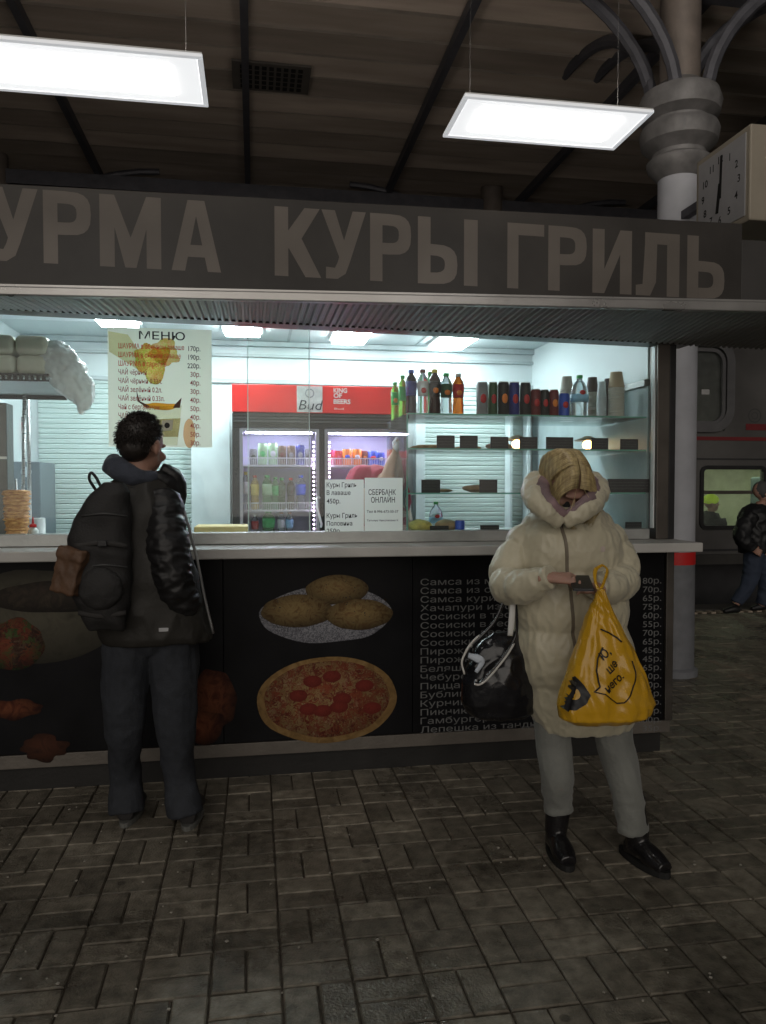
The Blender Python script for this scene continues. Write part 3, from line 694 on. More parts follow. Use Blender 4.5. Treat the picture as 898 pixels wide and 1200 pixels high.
for i, (a, b, xr) in enumerate(rows):
    y_ = 409.5 + i * 10.1; z_ = mpz(y_)
    mt_ = rmt if i < 3 else bmt
    text(a, mt_, mt, P(139, y_, Y=TY).x, z_, .026, TY - .0006, x1=P(xr, y_, Y=TY).x, bold=.012)
    text(b, numm if i < 3 else bmt, mt, P(235, y_, Y=TY).x, z_ - .004, .026, TY - .0006, bold=.01, wide=.8, align='r')
# the poster's pictures are ink on a backlit sheet: coloured filters over the paper
for nm_ in ('print_tortilla', 'print_cup', 'print_sleeve', 'print_tea', 'print_wood', 'print_salad', 'print_meat'):
    n = MATS[nm_].node_tree; b_ = n.nodes['Principled BSDF']; lk = [l for l in n.links if l.to_socket == b_.inputs['Base Color']][0].from_socket
    t_ = n.nodes.new('ShaderNodeBsdfTransparent'); n.links.new(lk, t_.inputs[0]); mx = n.nodes.new('ShaderNodeMixShader'); mx.inputs[0].default_value = .85
    n.links.new(b_.outputs[0], mx.inputs[1]); n.links.new(t_.outputs[0], mx.inputs[2]); n.links.new(mx.outputs[0], n.nodes['Material Output'].inputs[0])
paper = thinsheet('white_office_paper', (.74, .78, .73), .4)
def sheet_t(name, label, pxs, lines):
    a = P(pxs[0], pxs[3], Y=GY); b = P(pxs[2], pxs[1], Y=GY)
    t = thing(name, label, 'paper notice', (a.x, GY, a.z))
    MB().add([(a.x, GY, a.z), (b.x, GY, a.z), (b.x, GY, b.z), (a.x, GY, b.z)], [(0,1,2,3)]).build('sheet', paper, t)
    for s_, px, py, h, xr in lines:
        q = P(px, py, Y=GY - .001)
        text(s_, numm, t, q.x, q.z, h, GY - .0012, x1=P(xr, py, Y=GY - .001).x, bold=.01)
sheet_t('paper_notice', 'white paper notice with grill chicken prices taped inside the kiosk glass', (381, 562, 426.5, 626), [('Куры Гриль', 383, 571, .026, 418), ('В лаваше', 383, 580, .024, 411), ('450р.', 383, 590, .026, 399), ('Куры Гриль', 383, 607, .026, 419), ('Половина', 383, 616, .024, 413), ('250р.', 383, 625, .026, 400)])
sheet_t('paper_notice', 'white paper notice about online bank payment beside the grill price notice', (427.5, 560, 472, 626), [('СБЕРБАНК', 432, 580, .03, 464), ('ОНЛАЙН', 435, 589, .03, 463), ('Тел 8-996-673-50-37', 430, 601, .014, 467), ('Татьяна Николаевна К', 430, 611, .010, 467)])
a = P(228, 627, Y=4.25); b = P(291, 616, Y=4.25)
box_thing('chopping_board', 'yellow wooden board lying on the worktop behind the sill', 'board', (a.x, 4.22, 1.20), (b.x, 4.46, 1.285), M('yellow_board', (.55, .45, .2), .6, 0, .1, 9, .1, 40), bev=.008)

# ------------------------------------------------------------ fridge
FYF = 5.32
fx0, fx1 = P(272, 500, Y=FYF).x, P(479, 500, Y=FYF).x
fh1 = P(375, 452, Y=FYF).z; fh0 = P(375, 484, Y=FYF).z; fd = P(375, 502, Y=FYF).z
fr = thing('drinks_fridge', 'two door drinks fridge with a red lit header inside the kiosk', 'fridge', ((fx0+fx1)/2, 5.6, .15))
fb = M('fridge_black', (.022, .024, .027), .35, .2, .2, 8)
fw_ = M('fridge_liner_white', (.66, .64, .82), .4, 0, .04, 4)
MB().box((fx0, FYF + .03, fd), (fx1, 5.95, fh0 - .001)).build('head_box', fb, fr, bev=.006)
for i in range(3):
    MB().box((fx0 + .01, FYF + .018, fh0 - .02 - i * .022), (fx1 - .01, FYF + .0295, fh0 - .008 - i * .022)).build('louvre', M('louvre_grey', (.10, .105, .11), .4, .4), fr)
redm = M('fridge_header_red', (.62, .02, .02), .35, emit=.12, ecol=(.8, .03, .025))
hdr = MB().box((fx0, FYF, fh0), (fx1, FYF + .03, fh1)).build('header', redm, fr, bev=.004)
MB().box((fx0 + .004, FYF + .031, fh0 + .001), (fx1 - .004, FYF + .36, fh1 - .004)).build('header_box', fb, fr, bev=.004)
lx0, lx1 = P(348, 470, Y=FYF).x, P(378, 470, Y=FYF).x
MB().box((lx0, FYF - .003, fh0 + .004), (lx1, FYF - .0005, fh1 - .004)).build('logo_panel', M('logo_silver', (.62, .62, .62), .4, 0, .2, 16), hdr)
c0 = P(363, 461, Y=FYF); 
cr = MB()
for k_ in range(24):
    a0, a1 = 2*math.pi*k_/24, 2*math.pi*(k_+1)/24
    cr.add([(c0.x + r*math.cos(a), FYF - .0045, c0.z + r*math.sin(a)) for r, a in ((.024, a0), (.032, a0), (.032, a1), (.024, a1))], [(0,1,2,3)])
cr.build('logo_ring', M('logo_grey', (.28, .28, .3), .5), hdr)
dkb = M('logo_navy', (.01, .012, .03), .5)
q = P(350, 480, Y=FYF - .005)
text('Bud', dkb, hdr, q.x, q.z, .07, FYF - .0055, x1=P(376, 480, Y=FYF - .005).x, bold=-.005, xf=lambda v, z=q.z: Vector((v.x + (v.z - z) * .25, v.y, v.z)))
wl = M('print_white', (.75, .72, .7), .5)
for s_, py, xr in (('KING', 460, 407), ('OF', 466, 401), ('BEERS', 473, 411)):
    q = P(391, py, Y=FYF - .004); text(s_, wl, hdr, q.x, q.z, .032, FYF - .004, x1=P(xr, py, Y=FYF - .004).x, bold=.03)
q = P(392, 480, Y=FYF - .004); text('Bud', wl, hdr, q.x, q.z, .014, FYF - .004, x1=P(403, 480, Y=FYF).x)
# carcass
mid = P(377, 560, Y=FYF).x
for a, b in ((fx0, P(283, 560, Y=FYF).x), (P(372, 560, Y=FYF).x, P(382, 560, Y=FYF).x), (P(475, 560, Y=FYF).x, fx1)):
    MB().box((a, FYF + .03, .2), (b, 5.95, fd - .001)).build('upright', fb, fr)
MB().box((fx0, 5.90, .2), (fx1, 5.948, fd - .002)).build('back_panel', fw_, fr)
MB().box((fx0, FYF + .03, .15), (fx1, 5.95, .198)).build('base', fb, fr)
led = M('fridge_led', (1, .8, 1), .5, emit=16, ecol=(.95, .72, 1.0), var=0)
sz = [P(320, 545, Y=FYF + .08).z, P(320, 597.5, Y=FYF + .08).z, P(320, 630, Y=FYF + .08).z - .02]
for a_, b_ in ((283, 372), (382, 475)):
    x0, x1 = P(a_, 560, Y=FYF + .05).x, P(b_, 560, Y=FYF + .05).x
    for z_ in sz + [1.0, .7]:
        sh = MB().box((x0 + .012, FYF + .07, z_ - .012), (x1 - .012, 5.89, z_)).build('shelf', M('shelf_white', (.65, .65, .7), .4), fr)
        if z_ > 1.05:
            rl = MB(); k_ = x0 + .02
            rl.box((x0 + .012, FYF + .062, z_ + .045), (x1 - .012, FYF + .068, z_ + .052)).box((x0 + .012, FYF + .062, z_ - .006), (x1 - .012, FYF + .068, z_ + .002))
            while k_ < x1 - .015: rl.box((k_, FYF + .063, z_ + .002), (k_ + .003, FYF + .067, z_ + .045)); k_ += .0125
            rl.build('shelf_rail', M('rail_white', (.7, .7, .72), .4), sh)
    # doors
    dr = MB(); e = .022; za, zb = .22, fd - .006
    dr.box((x0 - .01, FYF, za), (x0 - .01 + e, FYF + .028, zb)).box((x1 + .01 - e, FYF, za), (x1 + .01, FYF + .028, zb)).box((x0 - .01 + e, FYF + .001, zb - .02), (x1 + .01 - e, FYF + .027, zb)).box((x0 - .01 + e, FYF + .001, za), (x1 + .01 - e, FYF + .027, za + .03))
    d_ = dr.build('door', M('door_frame_grey', (.25, .25, .28), .4, .4), fr)
    MB().box((x0 + .014, FYF + .012, za + .03), (x1 - .014, FYF + .016, zb - .02)).build('door_glass', panef, d_)
    hx = x1 - .01 if a_ == 283 else x0 + .01
    if a_ == 283:
        MB().tube([(hx + .02, FYF - .001, 1.42), (hx - .005, FYF - .05, 1.42), (hx, FYF - .055, 1.36), (hx + .03, FYF - .05, 1.24), (hx + .03, FYF - .001, 1.22)], .008, 8).build('handle', M('handle_white', (.75, .75, .78), .4), d_, True)
    for sx in ((x1 - .03,) if a_ == 283 else (x0 + .02, x1 - .03)):
        st = MB(); z_ = 1.02
        while z_ < fd - .08: st.box((sx, FYF + .04, z_), (sx + .010, FYF + .05, z_ + .012)); z_ += .030
        st.build('led_dots', led, fr)
    MB().box((x0 + .03, FYF + .10, fd - .03), (x1 - .03, FYF + .16, fd - .018)).build('led_tube', M('fridge_tube', (1, .85, 1), .5, emit=60, ecol=(.80, .76, 1.0), var=0), fr)
    MB().box((x0 + .002, FYF + .06, fd - .017), (x1 - .002, 5.89, fd - .003)).build('liner_top', fw_, fr)

# ------------------------------------------------------------ drinks
def liq(name, col, trans=.75): return M('drink_' + name, col, .12, 0, .03, 5, trans=trans, ior=1.33)
LIQ = {'cola': liq('cola', (.03, .008, .004), .3), 'green': liq('green', (.12, .5, .15)), 'clear': liq('clear', (.85, .92, .95), .9), 'orange': liq('orange', (.75, .2, .02), .6),
       'lime': liq('lime', (.35, .65, .1)), 'dark': liq('dark', (.015, .015, .03), .2), 'blue': liq('blue', (.3, .5, .9), .8), 'yellow': liq('yellow', (.75, .5, .05), .6), 'dgreen': liq('dgreen', (.03, .15, .03), .5)}
COLS = {'white': (.7, .7, .7), 'red': (.5, .02, .02), 'blue': (.03, .08, .45), 'green': (.05, .4, .1), 'yellow': (.7, .55, .05), 'orange': (.75, .2, .02), 'black': (.02, .02, .02), 'brown': (.13, .08, .05), 'lightgreen': (.35, .55, .3), 'darkblue': (.02, .03, .2), 'pink': (.6, .05, .15), 'grey': (.25, .25, .26), 'maroon': (.15, .02, .02), 'cyan': (.3, .55, .75), 'darkgreen': (.04, .09, .04)}
def cm(n): return M('pack_' + n, COLS[n], .35, 0, .1, 25)
def bottle(px, ytop, ybase, Y, wpx, liquid, label_c, cap_c, label, z=None, accent=None, group=None):
    b = P(px, ybase, Y=Y); top = P(px, ytop, Y=Y); h = top.z - (z if z is not None else b.z); zb = z if z is not None else b.z
    r = (P(px + wpx / 2, ybase, Y=Y).x - P(px - wpx / 2, ybase, Y=Y).x) / 2
    t = thing('soda_bottle', label, 'bottle', (b.x, Y, zb), group)
    pr_ = [(.80, 0), (.98, .03), (1, .10), (.95, .16), (1, .22), (.90, .34), (.92, .50), (1, .60), (1, .74), (.86, .81), (.48, .885), (.40, .93)]
    MB().lathe((0, 0, 0), [(r * a, h * c) for a, c in pr_], 18).build('body', LIQ[liquid], t, True, local=True)
    MB().lathe((0, 0, 0), [(r * .95, h * .42), (r * .96, h * .50), (r * 1.03, h * .60), (r * 1.03, h * .735)], 18).build('wrap_label', cm(label_c), t, True, local=True)
    if accent: MB().ell((0, -r * .9, h * .53), (r * .5, r * .2, h * .07), n=10, m=6).build('emblem', cm(accent), t, True, local=True)
    MB().lathe((0, 0, 0), [(r * .48, h * .925), (r * .52, h * .93), (r * .52, h * .995), (r * .46, h)], 14).build('cap', cm(cap_c), t, True, local=True)
def can(px, ytop, ybase, Y, wpx, col, label, z=None, accent=None, group=None):
    b = P(px, ybase, Y=Y); zb = z if z is not None else b.z; h = P(px, ytop, Y=Y).z - zb
    r = (P(px + wpx / 2, ybase, Y=Y).x - P(px - wpx / 2, ybase, Y=Y).x) / 2
    t = thing('drink_can', label, 'can', (b.x, Y, zb), group)
    MB().lathe((0, 0, 0), [(r * .8, 0), (r, h * .05), (r, h * .90), (r * .86, h * .965)], 18).build('body', cm(col), t, 'auto', local=True)
    MB().lathe((0, 0, 0), [(r * .88, h * .966), (r * .88, h * .99), (r * .8, h * .99), (r * .8, h * .975)], 16).build('lid', alu, t, 'auto', local=True)
    if accent: MB().ell((0, -r * .86, h * .5), (r * .55, r * .25, h * .16), n=10, m=6).build('emblem', cm(accent), t, True, local=True)

SF, SB = 4.12, 4.76                                   # showcase front and back
sx0 = P(478, 500, Y=SF).x; sx1 = j0 - .012
z1, z2, z3 = P(600, 486, Y=SF).z, P(600, 526, Y=SF).z, P(600, 577.5, Y=SF).z
sw = thing('glass_showcase', 'glass showcase with shelves of pastry and drinks on the right counter', 'display case', ((sx0+sx1)/2, 4.4, 1.19))
shg = glass('shelf_glass', (.86, .95, .92), 1.0, .06)
for z_ in (z1, z2, z3):
    s_ = MB().box((sx0, SF, z_ - .006), (sx1, SB, z_)).build('shelf', shg, sw)
    MB().box((sx0, SF - .0045, z_ - .0075), (sx1, SF - .0005, z_ + .001)).build('shelf_edge', green_edge, s_)
MB().box((sx0 - .006, SF, 1.195), (sx0 - .0005, SB, z1)).build('end_glass', shg, sw)
MB().box((sx0 - .007, SF - .004, 1.195), (sx0 + .001, SF - .0005, z1)).build('end_glass_edge', green_edge, sw)
for yy in (SF + .02,):
    MB().box((sx0 + .002, yy, z1 - .03), (sx0 + .012, yy + .01, z1 - .008)).build('clip', black, sw)
MB().box((sx0 + .001, SB - .02, 1.195), (sx0 + .014, SB - .006, z1 - .007)).build('rear_post', alu, sw)

B = 'soda bottles on top of the showcase'
bottle(463, 448, 491, 4.66, 9.5, 'lime', 'green', 'green', 'small green bottle with orange label, leftmost on the showcase top', z=z1, accent='orange')
bottle(472, 440, 489, 4.52, 10, 'lime', 'green', 'green', 'green bottle second from the left end of the showcase top', z=z1)
bottle(482, 433.5, 484, 4.22, 13, 'dark', 'darkblue', 'blue', 'dark bottle with blue label and blue cap on the showcase top', z=z1)
bottle(504, 436, 484, 4.5, 11, 'green', 'green', 'green', 'green bottle standing behind the yellow-capped cola bottle', z=z1)
bottle(495.5, 433, 484, 4.22, 13, 'clear', 'white', 'maroon', 'clear bottle with white and red label and dark cap', z=z1, accent='red')
bottle(509.5, 433, 484, 4.2, 13.5, 'cola', 'black', 'yellow', 'cola bottle with yellow cap and dark label on the showcase top', z=z1, accent='orange')
bottle(523, 437.5, 484, 4.2, 13.5, 'clear', 'darkgreen', 'green', 'clear bottle with dark label and pale green cap', z=z1, accent='orange')
bottle(537, 438, 484, 4.2, 13, 'orange', 'red', 'white', 'orange soda bottle with white cap, last bottle in the row', z=z1, accent='orange')
can(565, 447.5, 484, 4.24, 13, 'grey', 'tall grey-brown can, first of the tall cans after the bottles', z=z1, accent='red')
can(577.5, 447.5, 484, 4.26, 11, 'darkgreen', 'tall dark green can, second of the tall cans', z=z1, accent='red')
can(590, 447, 484, 4.24, 12.5, 'black', 'tall black can with red mark, third of the tall cans', z=z1, accent='orange')
can(602.5, 447.5, 484, 4.24, 12, 'darkblue', 'tall black-blue can with red mark, fourth of the tall cans', z=z1, accent='red')
can(615.5, 448, 484, 4.24, 12.5, 'black', 'tall black can next to the short maroon can', z=z1, accent='red')
can(627.5, 456, 484, 4.24, 11.5, 'maroon', 'short maroon can with red emblem beside the tall cans', z=z1, accent='red')
can(638, 456.5, 484, 4.24, 10.5, 'black', 'short black can with red emblem between two maroon cans', z=z1, accent='red')
can(649, 456.5, 484, 4.24, 11, 'maroon', 'short brown-red can left of the small blue can', z=z1, accent='orange')
can(661, 460.5, 484, 4.24, 12, 'blue', 'small blue can beside the large water bottle', z=z1, accent='red')
# water jug
def jug(px, ytop, ybase, Y, wpx, label, z=None):
    b = P(px, ybase, Y=Y); zb = z if z is not None else b.z; h = P(px, ytop, Y=Y).z - zb
    r = (P(px + wpx/2, ybase, Y=Y).x - P(px - wpx/2, ybase, Y=Y).x) / 2
    t = thing('water_bottle', label, 'bottle', (b.x, Y, zb))
    pr_ = [(.95, 0), (1, .04), (.97, .15), (1, .2), (.97, .3), (1, .36), (.97, .48), (1, .56), (.9, .70), (.5, .84), (.3, .88), (.3, .92)]
    MB().lathe((0, 0, 0), [(r * a, h * c) for a, c in pr_], 20, 1, .9).build('body', LIQ['clear'], t, True, local=True)
    MB().lathe((0, 0, 0), [(r * 1.01, h * .38), (r * 1.01, h * .55)], 20, 1, .9).build('wrap_label', cm('cyan'), t, True, local=True)
    MB().ell((0, -r * .85, h * .58), (r * .35, r * .12, h * .06), n=8, m=6).build('emblem', cm('red'), t, True, local=True)
    MB().lathe((0, 0, 0), [(r * .34, h * .925), (r * .34, h)], 12).build('cap', cm('green'), t, 'auto', local=True)
jug(679, 440, 484, 4.24, 20, 'large clear water bottle with green cap on the showcase top', z=z1)
bb = P(511, 640, Y=4.55)
jug(511, 588, 625, 4.6, 16, 'squat clear water bottle standing behind the melon in the showcase', z=1.195)
can(539, 609, 626, 4.3, 11, 'blue', 'small blue and silver can beside the melons at showcase bottom', z=1.195)
def cups(px, ytop, Y, wpx, col, label, n=11, top_c=None):
    b = P(px, 484, Y=Y); h = P(px, ytop, Y=Y).z - z1
    r = (P(px + wpx/2, 484, Y=Y).x - P(px - wpx/2, 484, Y=Y).x) / 2
    t = thing('cup_stack', label, 'cup stack', (b.x, Y, z1), 'cup stacks on the showcase')
    cuph = min(.09, h * .45); st = (h - cuph) / n
    for i in range(n):
        z_ = i * st
        last = i == n - 1
        pr_ = [(r * 1.0, z_), (r * 1.0, z_ + .004), (r * .97, z_ + .004), (r * .955, z_ + st * (.9 if not last else 0) + (.0 if not last else .006))]
        if last: pr_ += [(r * .70, z_ + cuph)]
        MB().lathe((0, 0, 0), pr_, 18).build('cup', top_c if (last and top_c) else col, t, 'auto', local=True)
kraft = M('kraft_paper', (.42, .33, .22), .7, 0, .08, 12); pale = M('paper_cup_pale', (.46, .44, .38), .6, 0, .06, 12); cupbr = M('cup_brown', (.12, .09, .08), .6)
plast = M('clear_plastic_cup', (.6, .66, .68), .3, 0, .05, 10, trans=.4)
cups(664, 437, 4.5, 15, pale, 'stack of pale paper cups behind the small blue can', 9)
cups(694, 438, 4.5, 14, pale, 'cup stack with a brown top cup right of the water bottle', 9, cupbr)
cups(705, 445, 4.28, 11, plast, 'slim stack of clear plastic cups between two paper cup stacks', 12)
cups(713, 439, 4.5, 12, cupbr, 'brown cup stack behind the kraft-topped stack', 8)
cups(722, 433, 4.25, 18, pale, 'tall stack of white cups topped by a kraft cup', 12, kraft)
cups(757, 440, 4.45, 20, cupbr, 'dark brown cup stack at the right end of the showcase', 7)

# price tags
tagm = M('tag_black', (.02, .02, .022), .35, 0, .2, 10); chalk = M('tag_chalk', (.07, .07, .07), .8)
def ptag(px0, px1, py0, py1, z, label, w_=None):
    a = P(px0, py1, Y=SF + .006); b = P(px1, py0, Y=SF + .006)
    h = b.z - a.z
    t = thing('price_tag', label, 'price tag', ((a.x + b.x)/2, SF + .01, z), 'black price tags in the showcase')
    MB().box((a.x, SF + .004, z + .0005), (b.x, SF + .010, z + h)).build('plate', tagm, t, bev=.001)
    MB().box((a.x + .01, SF + .011, z + .0005), (b.x - .01, SF + .03, z + .006)).build('foot', tagm, t)
    g = MB()
    for k_ in range(3):
        zz = z + h * (.72 - .22 * k_); xx = a.x + .008
        while xx < b.x - .012:
            l_ = random.uniform(.003, .009); g.add([(xx, SF + .0034, zz), (xx + l_, SF + .0034, zz), (xx + l_, SF + .0034, zz + .003), (xx, SF + .0034, zz + .003)], [(0,1,2,3)]); xx += l_ + .003
    g.build('faint_writing', chalk, t)
for px0, px1, py0, py1, z_, lb in (
    (512, 533, 511, 526, z2, 'black price tag nearest the bread at the left of the middle shelf'),
    (539, 560, 511, 526, z2, 'black price tag second from left on the middle shelf'),
    (575, 596, 512, 526, z2, 'black price tag just left of the first warm lamp'),
    (609, 630, 512, 526, z2, 'black price tag just right of the first warm lamp'),
    (640, 672, 512, 526, z2, 'wide black price tag behind the blonde woman on the middle shelf'),
    (693, 713, 512.5, 526, z2, 'black price tag right of the second warm lamp'),
    (727, 748, 513.5, 526, z2, 'black price tag with pale writing at the right of the middle shelf'),
    (494, 516, 562, 577.5, z3, 'black price tag at the left end of the lower shelf'),
    (562, 583, 562, 577.5, z3, 'black price tag in front of the flat loaf on the lower shelf'),
    (712, 770, 561, 577, z3, 'long black price tag at the right end of the lower shelf'),
    (504, 526, 616, 626, 1.262, 'dark low price tag in front of the melons'),
    (563, 585, 616, 626, 1.262, 'black price tag on the showcase floor left of the woman'),
    (733, 752, 614, 626, 1.262, 'black price tag on the showcase floor right of the woman')):
    if z_ == 1.262: z_ = P(510, 626, Y=SF).z
    ptag(px0, px1, py0, py1, z_, lb)
MB().box((sx0, SF, 1.195), (sx1, SB, P(510, 626.4, Y=SF).z - .001)).build('floor_slab', M('showcase_floor', (.4, .42, .42), .3, .3), sw)

# pastry
past = M('pastry_gold', (.42, .26, .11), .6, 0, .25, 25, .4, 80, col2=(.25, .13, .05)); bready = M('bread_brown', (.30, .2, .11), .7, 0, .25, 20, .4, 70)
def loaf(px, py, Y, w_, d_, h_, z, mat, name, label, cat, flat=1):
    c = P(px, py, Y=Y)
    m = MB().ell((c.x, Y, z + h_ * .5), (w_/2, d_/2, h_ * .5), n=20, m=12)
    me_ = m; me_.v = [(x + .004 * noise.noise(Vector((x*20, y*20, zz*20))), y, max(z + .0005, zz + .008 * noise.noise(Vector((x*14, y*14, zz*14))))) for x, y, zz in me_.v]
    return tag(me_.build(name, mat, smooth=True), label, cat)
loaf(500, 524, 4.32, .20, .14, .03, z2 + .001, past, 'flatbread', 'thin pale flatbread at the left end of the middle shelf', 'bread')
loaf(548, 524, 4.38, .16, .14, .025, z2 + .001, past, 'flatbread', 'thin flatbread behind the second tag of the middle shelf', 'bread')
loaf(585, 520, 4.42, .16, .16, .05, z2 + .001, bready, 'pastry', 'pastry heap beside the first warm lamp', 'pastry')
loaf(752, 524, 4.4, .2, .16, .03, z2 + .001, past, 'flatbread', 'flatbread at the right end of the middle shelf', 'bread')
loaf(556, 574, 4.3, .14, .12, .045, z3 + .001, bready, 'loaf', 'flat brown loaf on the lower shelf behind a black tag', 'bread')
loaf(515, 576, 4.36, .16, .12, .02, z3 + .001, bready, 'flatbread', 'dark flat pastry behind the left tag of the lower shelf', 'bread')
zf = P(510, 626.4, Y=SF).z
mel = M('melon_skin', (.55, .45, .12), .5, 0, .2, 30, .3, 60, col2=(.36, .30, .10))
loaf(493, 615, 4.33, .14, .13, .075, zf, mel, 'melon', 'yellow melon at the left of the showcase floor', 'melon')
loaf(524, 615, 4.36, .14, .13, .072, zf, bready, 'round_bread', 'round golden bread beside the yellow melon', 'bread')
# plastic bag of flat breads + warm lamps on the middle shelf
warm = M('warm_bulb', (1, .7, .35), .5, emit=14, ecol=(1, .55, .2), var=0)
for px, lb in ((606, 'glowing warm lamp left of the woman in the showcase'), (689, 'glowing warm lamp right of the woman in the showcase')):
    c = P(px, 516, Y=4.62)
    t = thing('warming_lamp', lb, 'lamp', (c.x, 4.62, z2), 'warm lamps in the showcase')
    MB().lathe((0, 0, 0), [(.04, .001), (.04, .012), (.012, .016), (.012, .03)], 14).build('base', alu, t, 'auto', local=True)
    MB().ell((0, 0, .055), (.034, .034, .028), n=12, m=8).build('bulb', warm, t, True, local=True)
    MB().lathe((0, 0, 0), [(.02, .11), (.03, .105), (.085, .084), (.09, .08), (.082, .084)], 18).build('shade', M('shade_copper', (.35, .25, .15), .3, .8), t, 'auto', local=True)

# fridge drinks
fy = FYF + .13
Z0, Z1_, Z2_ = sz[0] + .0005, sz[1] + .0005, sz[2] + .0005
for px, w_, yt, col, ac, lb in ((308, 11.5, 519, 'lightgreen', 'green', 'tall pale green can, left of its pair on the fridge top shelf'), (320, 11.5, 519, 'lightgreen', 'white', 'tall pale green can, right of its pair on the fridge top shelf'),
    (331, 10, 522, 'brown', 'maroon', 'brown can next to the pale green cans'), (341.5, 10, 522, 'brown', 'grey', 'brown can between another brown can and the dark cans'),
    (352, 10, 521, 'darkblue', 'grey', 'dark blue can on the left door top shelf'), (361.5, 8, 526, 'grey', 'black', 'small grey can nearest the door edge lights'), (297, 9, 526, 'grey', 'black', 'dim grey can at the left end of the fridge top shelf')):
    can(px, yt, 543, fy, w_, col, lb, z=Z0, accent=ac, group='cans in the fridge')
for px, w_, yt, col, ac, lb in ((388.5, 9, 527, 'pink', 'red', 'red can at the left of the right fridge door'), (397, 9, 528, 'red', 'pink', 'second red can behind the right fridge door'), (407, 11, 526, 'orange', 'blue', 'orange can with blue mark left of another orange can'),
    (418.5, 11, 526, 'orange', 'white', 'orange can with white mark'), (427.5, 8, 528, 'maroon', 'orange', 'small maroon can between orange and blue cans'), (437, 12, 528, 'blue', 'red', 'bright blue can with red round emblem'), (446.5, 9, 530, 'blue', 'white', 'blue can next to the arm of the seller'),
    (459, 10, 528, 'pink', 'white', 'pink can behind the raised hand of the seller'), (468, 9, 528, 'pink', 'red', 'pink can at the right end of the fridge shelf')):
    can(px, yt, 543.5, fy, w_, col, lb, z=Z0, accent=ac, group='cans in the fridge')
for px, w_, yt, lq, lc, cc, lb in ((288.5, 8, 553, 'clear', 'white', 'yellow', 'bottle with yellow cap at the left edge of the middle fridge shelf'), (299, 10, 557, 'yellow', 'yellow', 'red', 'yellow bottle with red cap in the fridge'),
    (313.5, 12.5, 557, 'green', 'lightgreen', 'green', 'green bottle with pale label in the fridge'), (323, 9, 559, 'green', 'green', 'green', 'green bottle between pale-label bottle and dark green bottle'),
    (330.5, 9, 560, 'dgreen', 'darkgreen', 'green', 'dark green bottle in the fridge'), (341, 9, 560, 'cola', 'black', 'red', 'dark cola bottle with red cap in the fridge'), (352.5, 12.5, 557, 'clear', 'blue', 'blue', 'clear bottle with bright blue label and cap in the fridge')):
    bottle(px, yt, 596, fy, w_, lq, lc, cc, lb, z=Z1_, group='bottles in the fridge')
for px, w_, yt, lq, lc, cc, lb in ((299, 9, 603, 'clear', 'red', 'white', 'small bottle with white cap on the lowest fridge shelf'), (315, 15, 598, 'green', 'green', 'green', 'big bright green bottle on the lowest fridge shelf'),
    (330, 9, 600, 'clear', 'white', 'maroon', 'clear bottle with dark cap right of the big green bottle'), (339.5, 9, 600, 'clear', 'cyan', 'maroon', 'clear bottle with dark cap nearest the fridge handle')):
    bottle(px, yt, 636, fy, w_, lq, lc, cc, lb, z=Z2_ , group='bottles in the fridge')

# ------------------------------------------------------------ left side of the kiosk: rack, bag, spit
rk = thing('hanging_rack', 'steel shelf on a post holding wrapped white packs at the left', 'shelf', (-1.2, 4.5, 1.2))
ry0, ry1 = 4.24, 5.06
rz_ = P(57, 443, Y=ry0).z; rxr = P(57, 443, Y=ry0).x
fb_ = P(78, 463, Y=ry1)
MB().box((rxr - 1.0, ry1, fb_.z - .03), (fb_.x, ry1 + .025, fb_.z + .028)).build('far_bar', M('rack_bar_dark', (.07, .07, .07), .4, .5), rk, bev=.002)
MB().box((rxr - 1.0, ry0 + .012, rz_ + .001), (rxr - .002, ry1, rz_ + .006)).build('shelf_plate', M('rack_plate', (.34, .36, .36), .4, .4), rk)
gl = MB(); xx = rxr - .9
while xx < rxr - .01: gl.box((xx, ry0, rz_ - .010), (xx + .016, ry0 + .01, rz_ + .012)); xx += .028
gl.box((rxr - .9, ry0 - .002, rz_ + .0125), (rxr, ry0 + .011, rz_ + .022)); gl.box((rxr - .9, ry0 - .002, rz_ - .018), (rxr, ry0 + .011, rz_ - .0105))
gl.build('front_grille', black, rk)
pp = P(27, 540, Y=ry1 - .02)
MB().tube([(P(29, 470, Y=ry1 - .02).x, ry1 - .02, fb_.z), (pp.x - .01, ry1 - .02, 1.2)], .011, 10).build('post', steel, rk, True)
MB().tube([(P(33, 470, Y=ry1 + .1).x, ry1 + .1, fb_.z + .2), (P(33, 470, Y=ry1 + .1).x, ry1 + .1, 1.2)], .013, 10).build('post', steel, rk, True)
# packs
pkm = M('wrapped_bread_white', (.72, .72, .60), .35, 0, .08, 7, .25, 30)
for i in range(2):
    for k_ in range(3):
        a_ = rxr - .008 - .165 * k_ - .006 * i
        m = MB().box((a_ - .160, ry0 + .03, rz_ + .0225 + i * .103), (a_, ry0 + .34, rz_ + .0225 + i * .103 + .101))
        tag(m.build('wrapped_pack', pkm, bev=.028, seg=5), ('upper' if i else 'lower') + ' wrapped white pack on the rack ' + ('next to the plastic bag', 'in the middle of its row', 'cut by the picture edge')[k_], 'food pack', 'wrapped packs on the rack')
pbm = M('thin_white_plastic', (.80, .84, .84), .25, 0, .05, 6, .35, 22, trans=.12)
path = [(52, 420, .13), (62, 421, .12), (72, 430, .10), (82, 442, .07), (91, 455, .05), (98, 466, .04), (98, 477, .03), (94, 485, .03)]
rad = [.095, .112, .112, .105, .09, .068, .045, .012]
mb_ = MB().tube([P(a, b, Y=ry0 + c) for a, b, c in path], [(r_, r_ * .8) for r_ in rad], 24, ref=(0, 1, 0))
me = remesh(mb_, .006, 1, lambda c: .020 * abs(noise.noise(c * 13)) + .009 * noise.noise(c * 38) - .008)
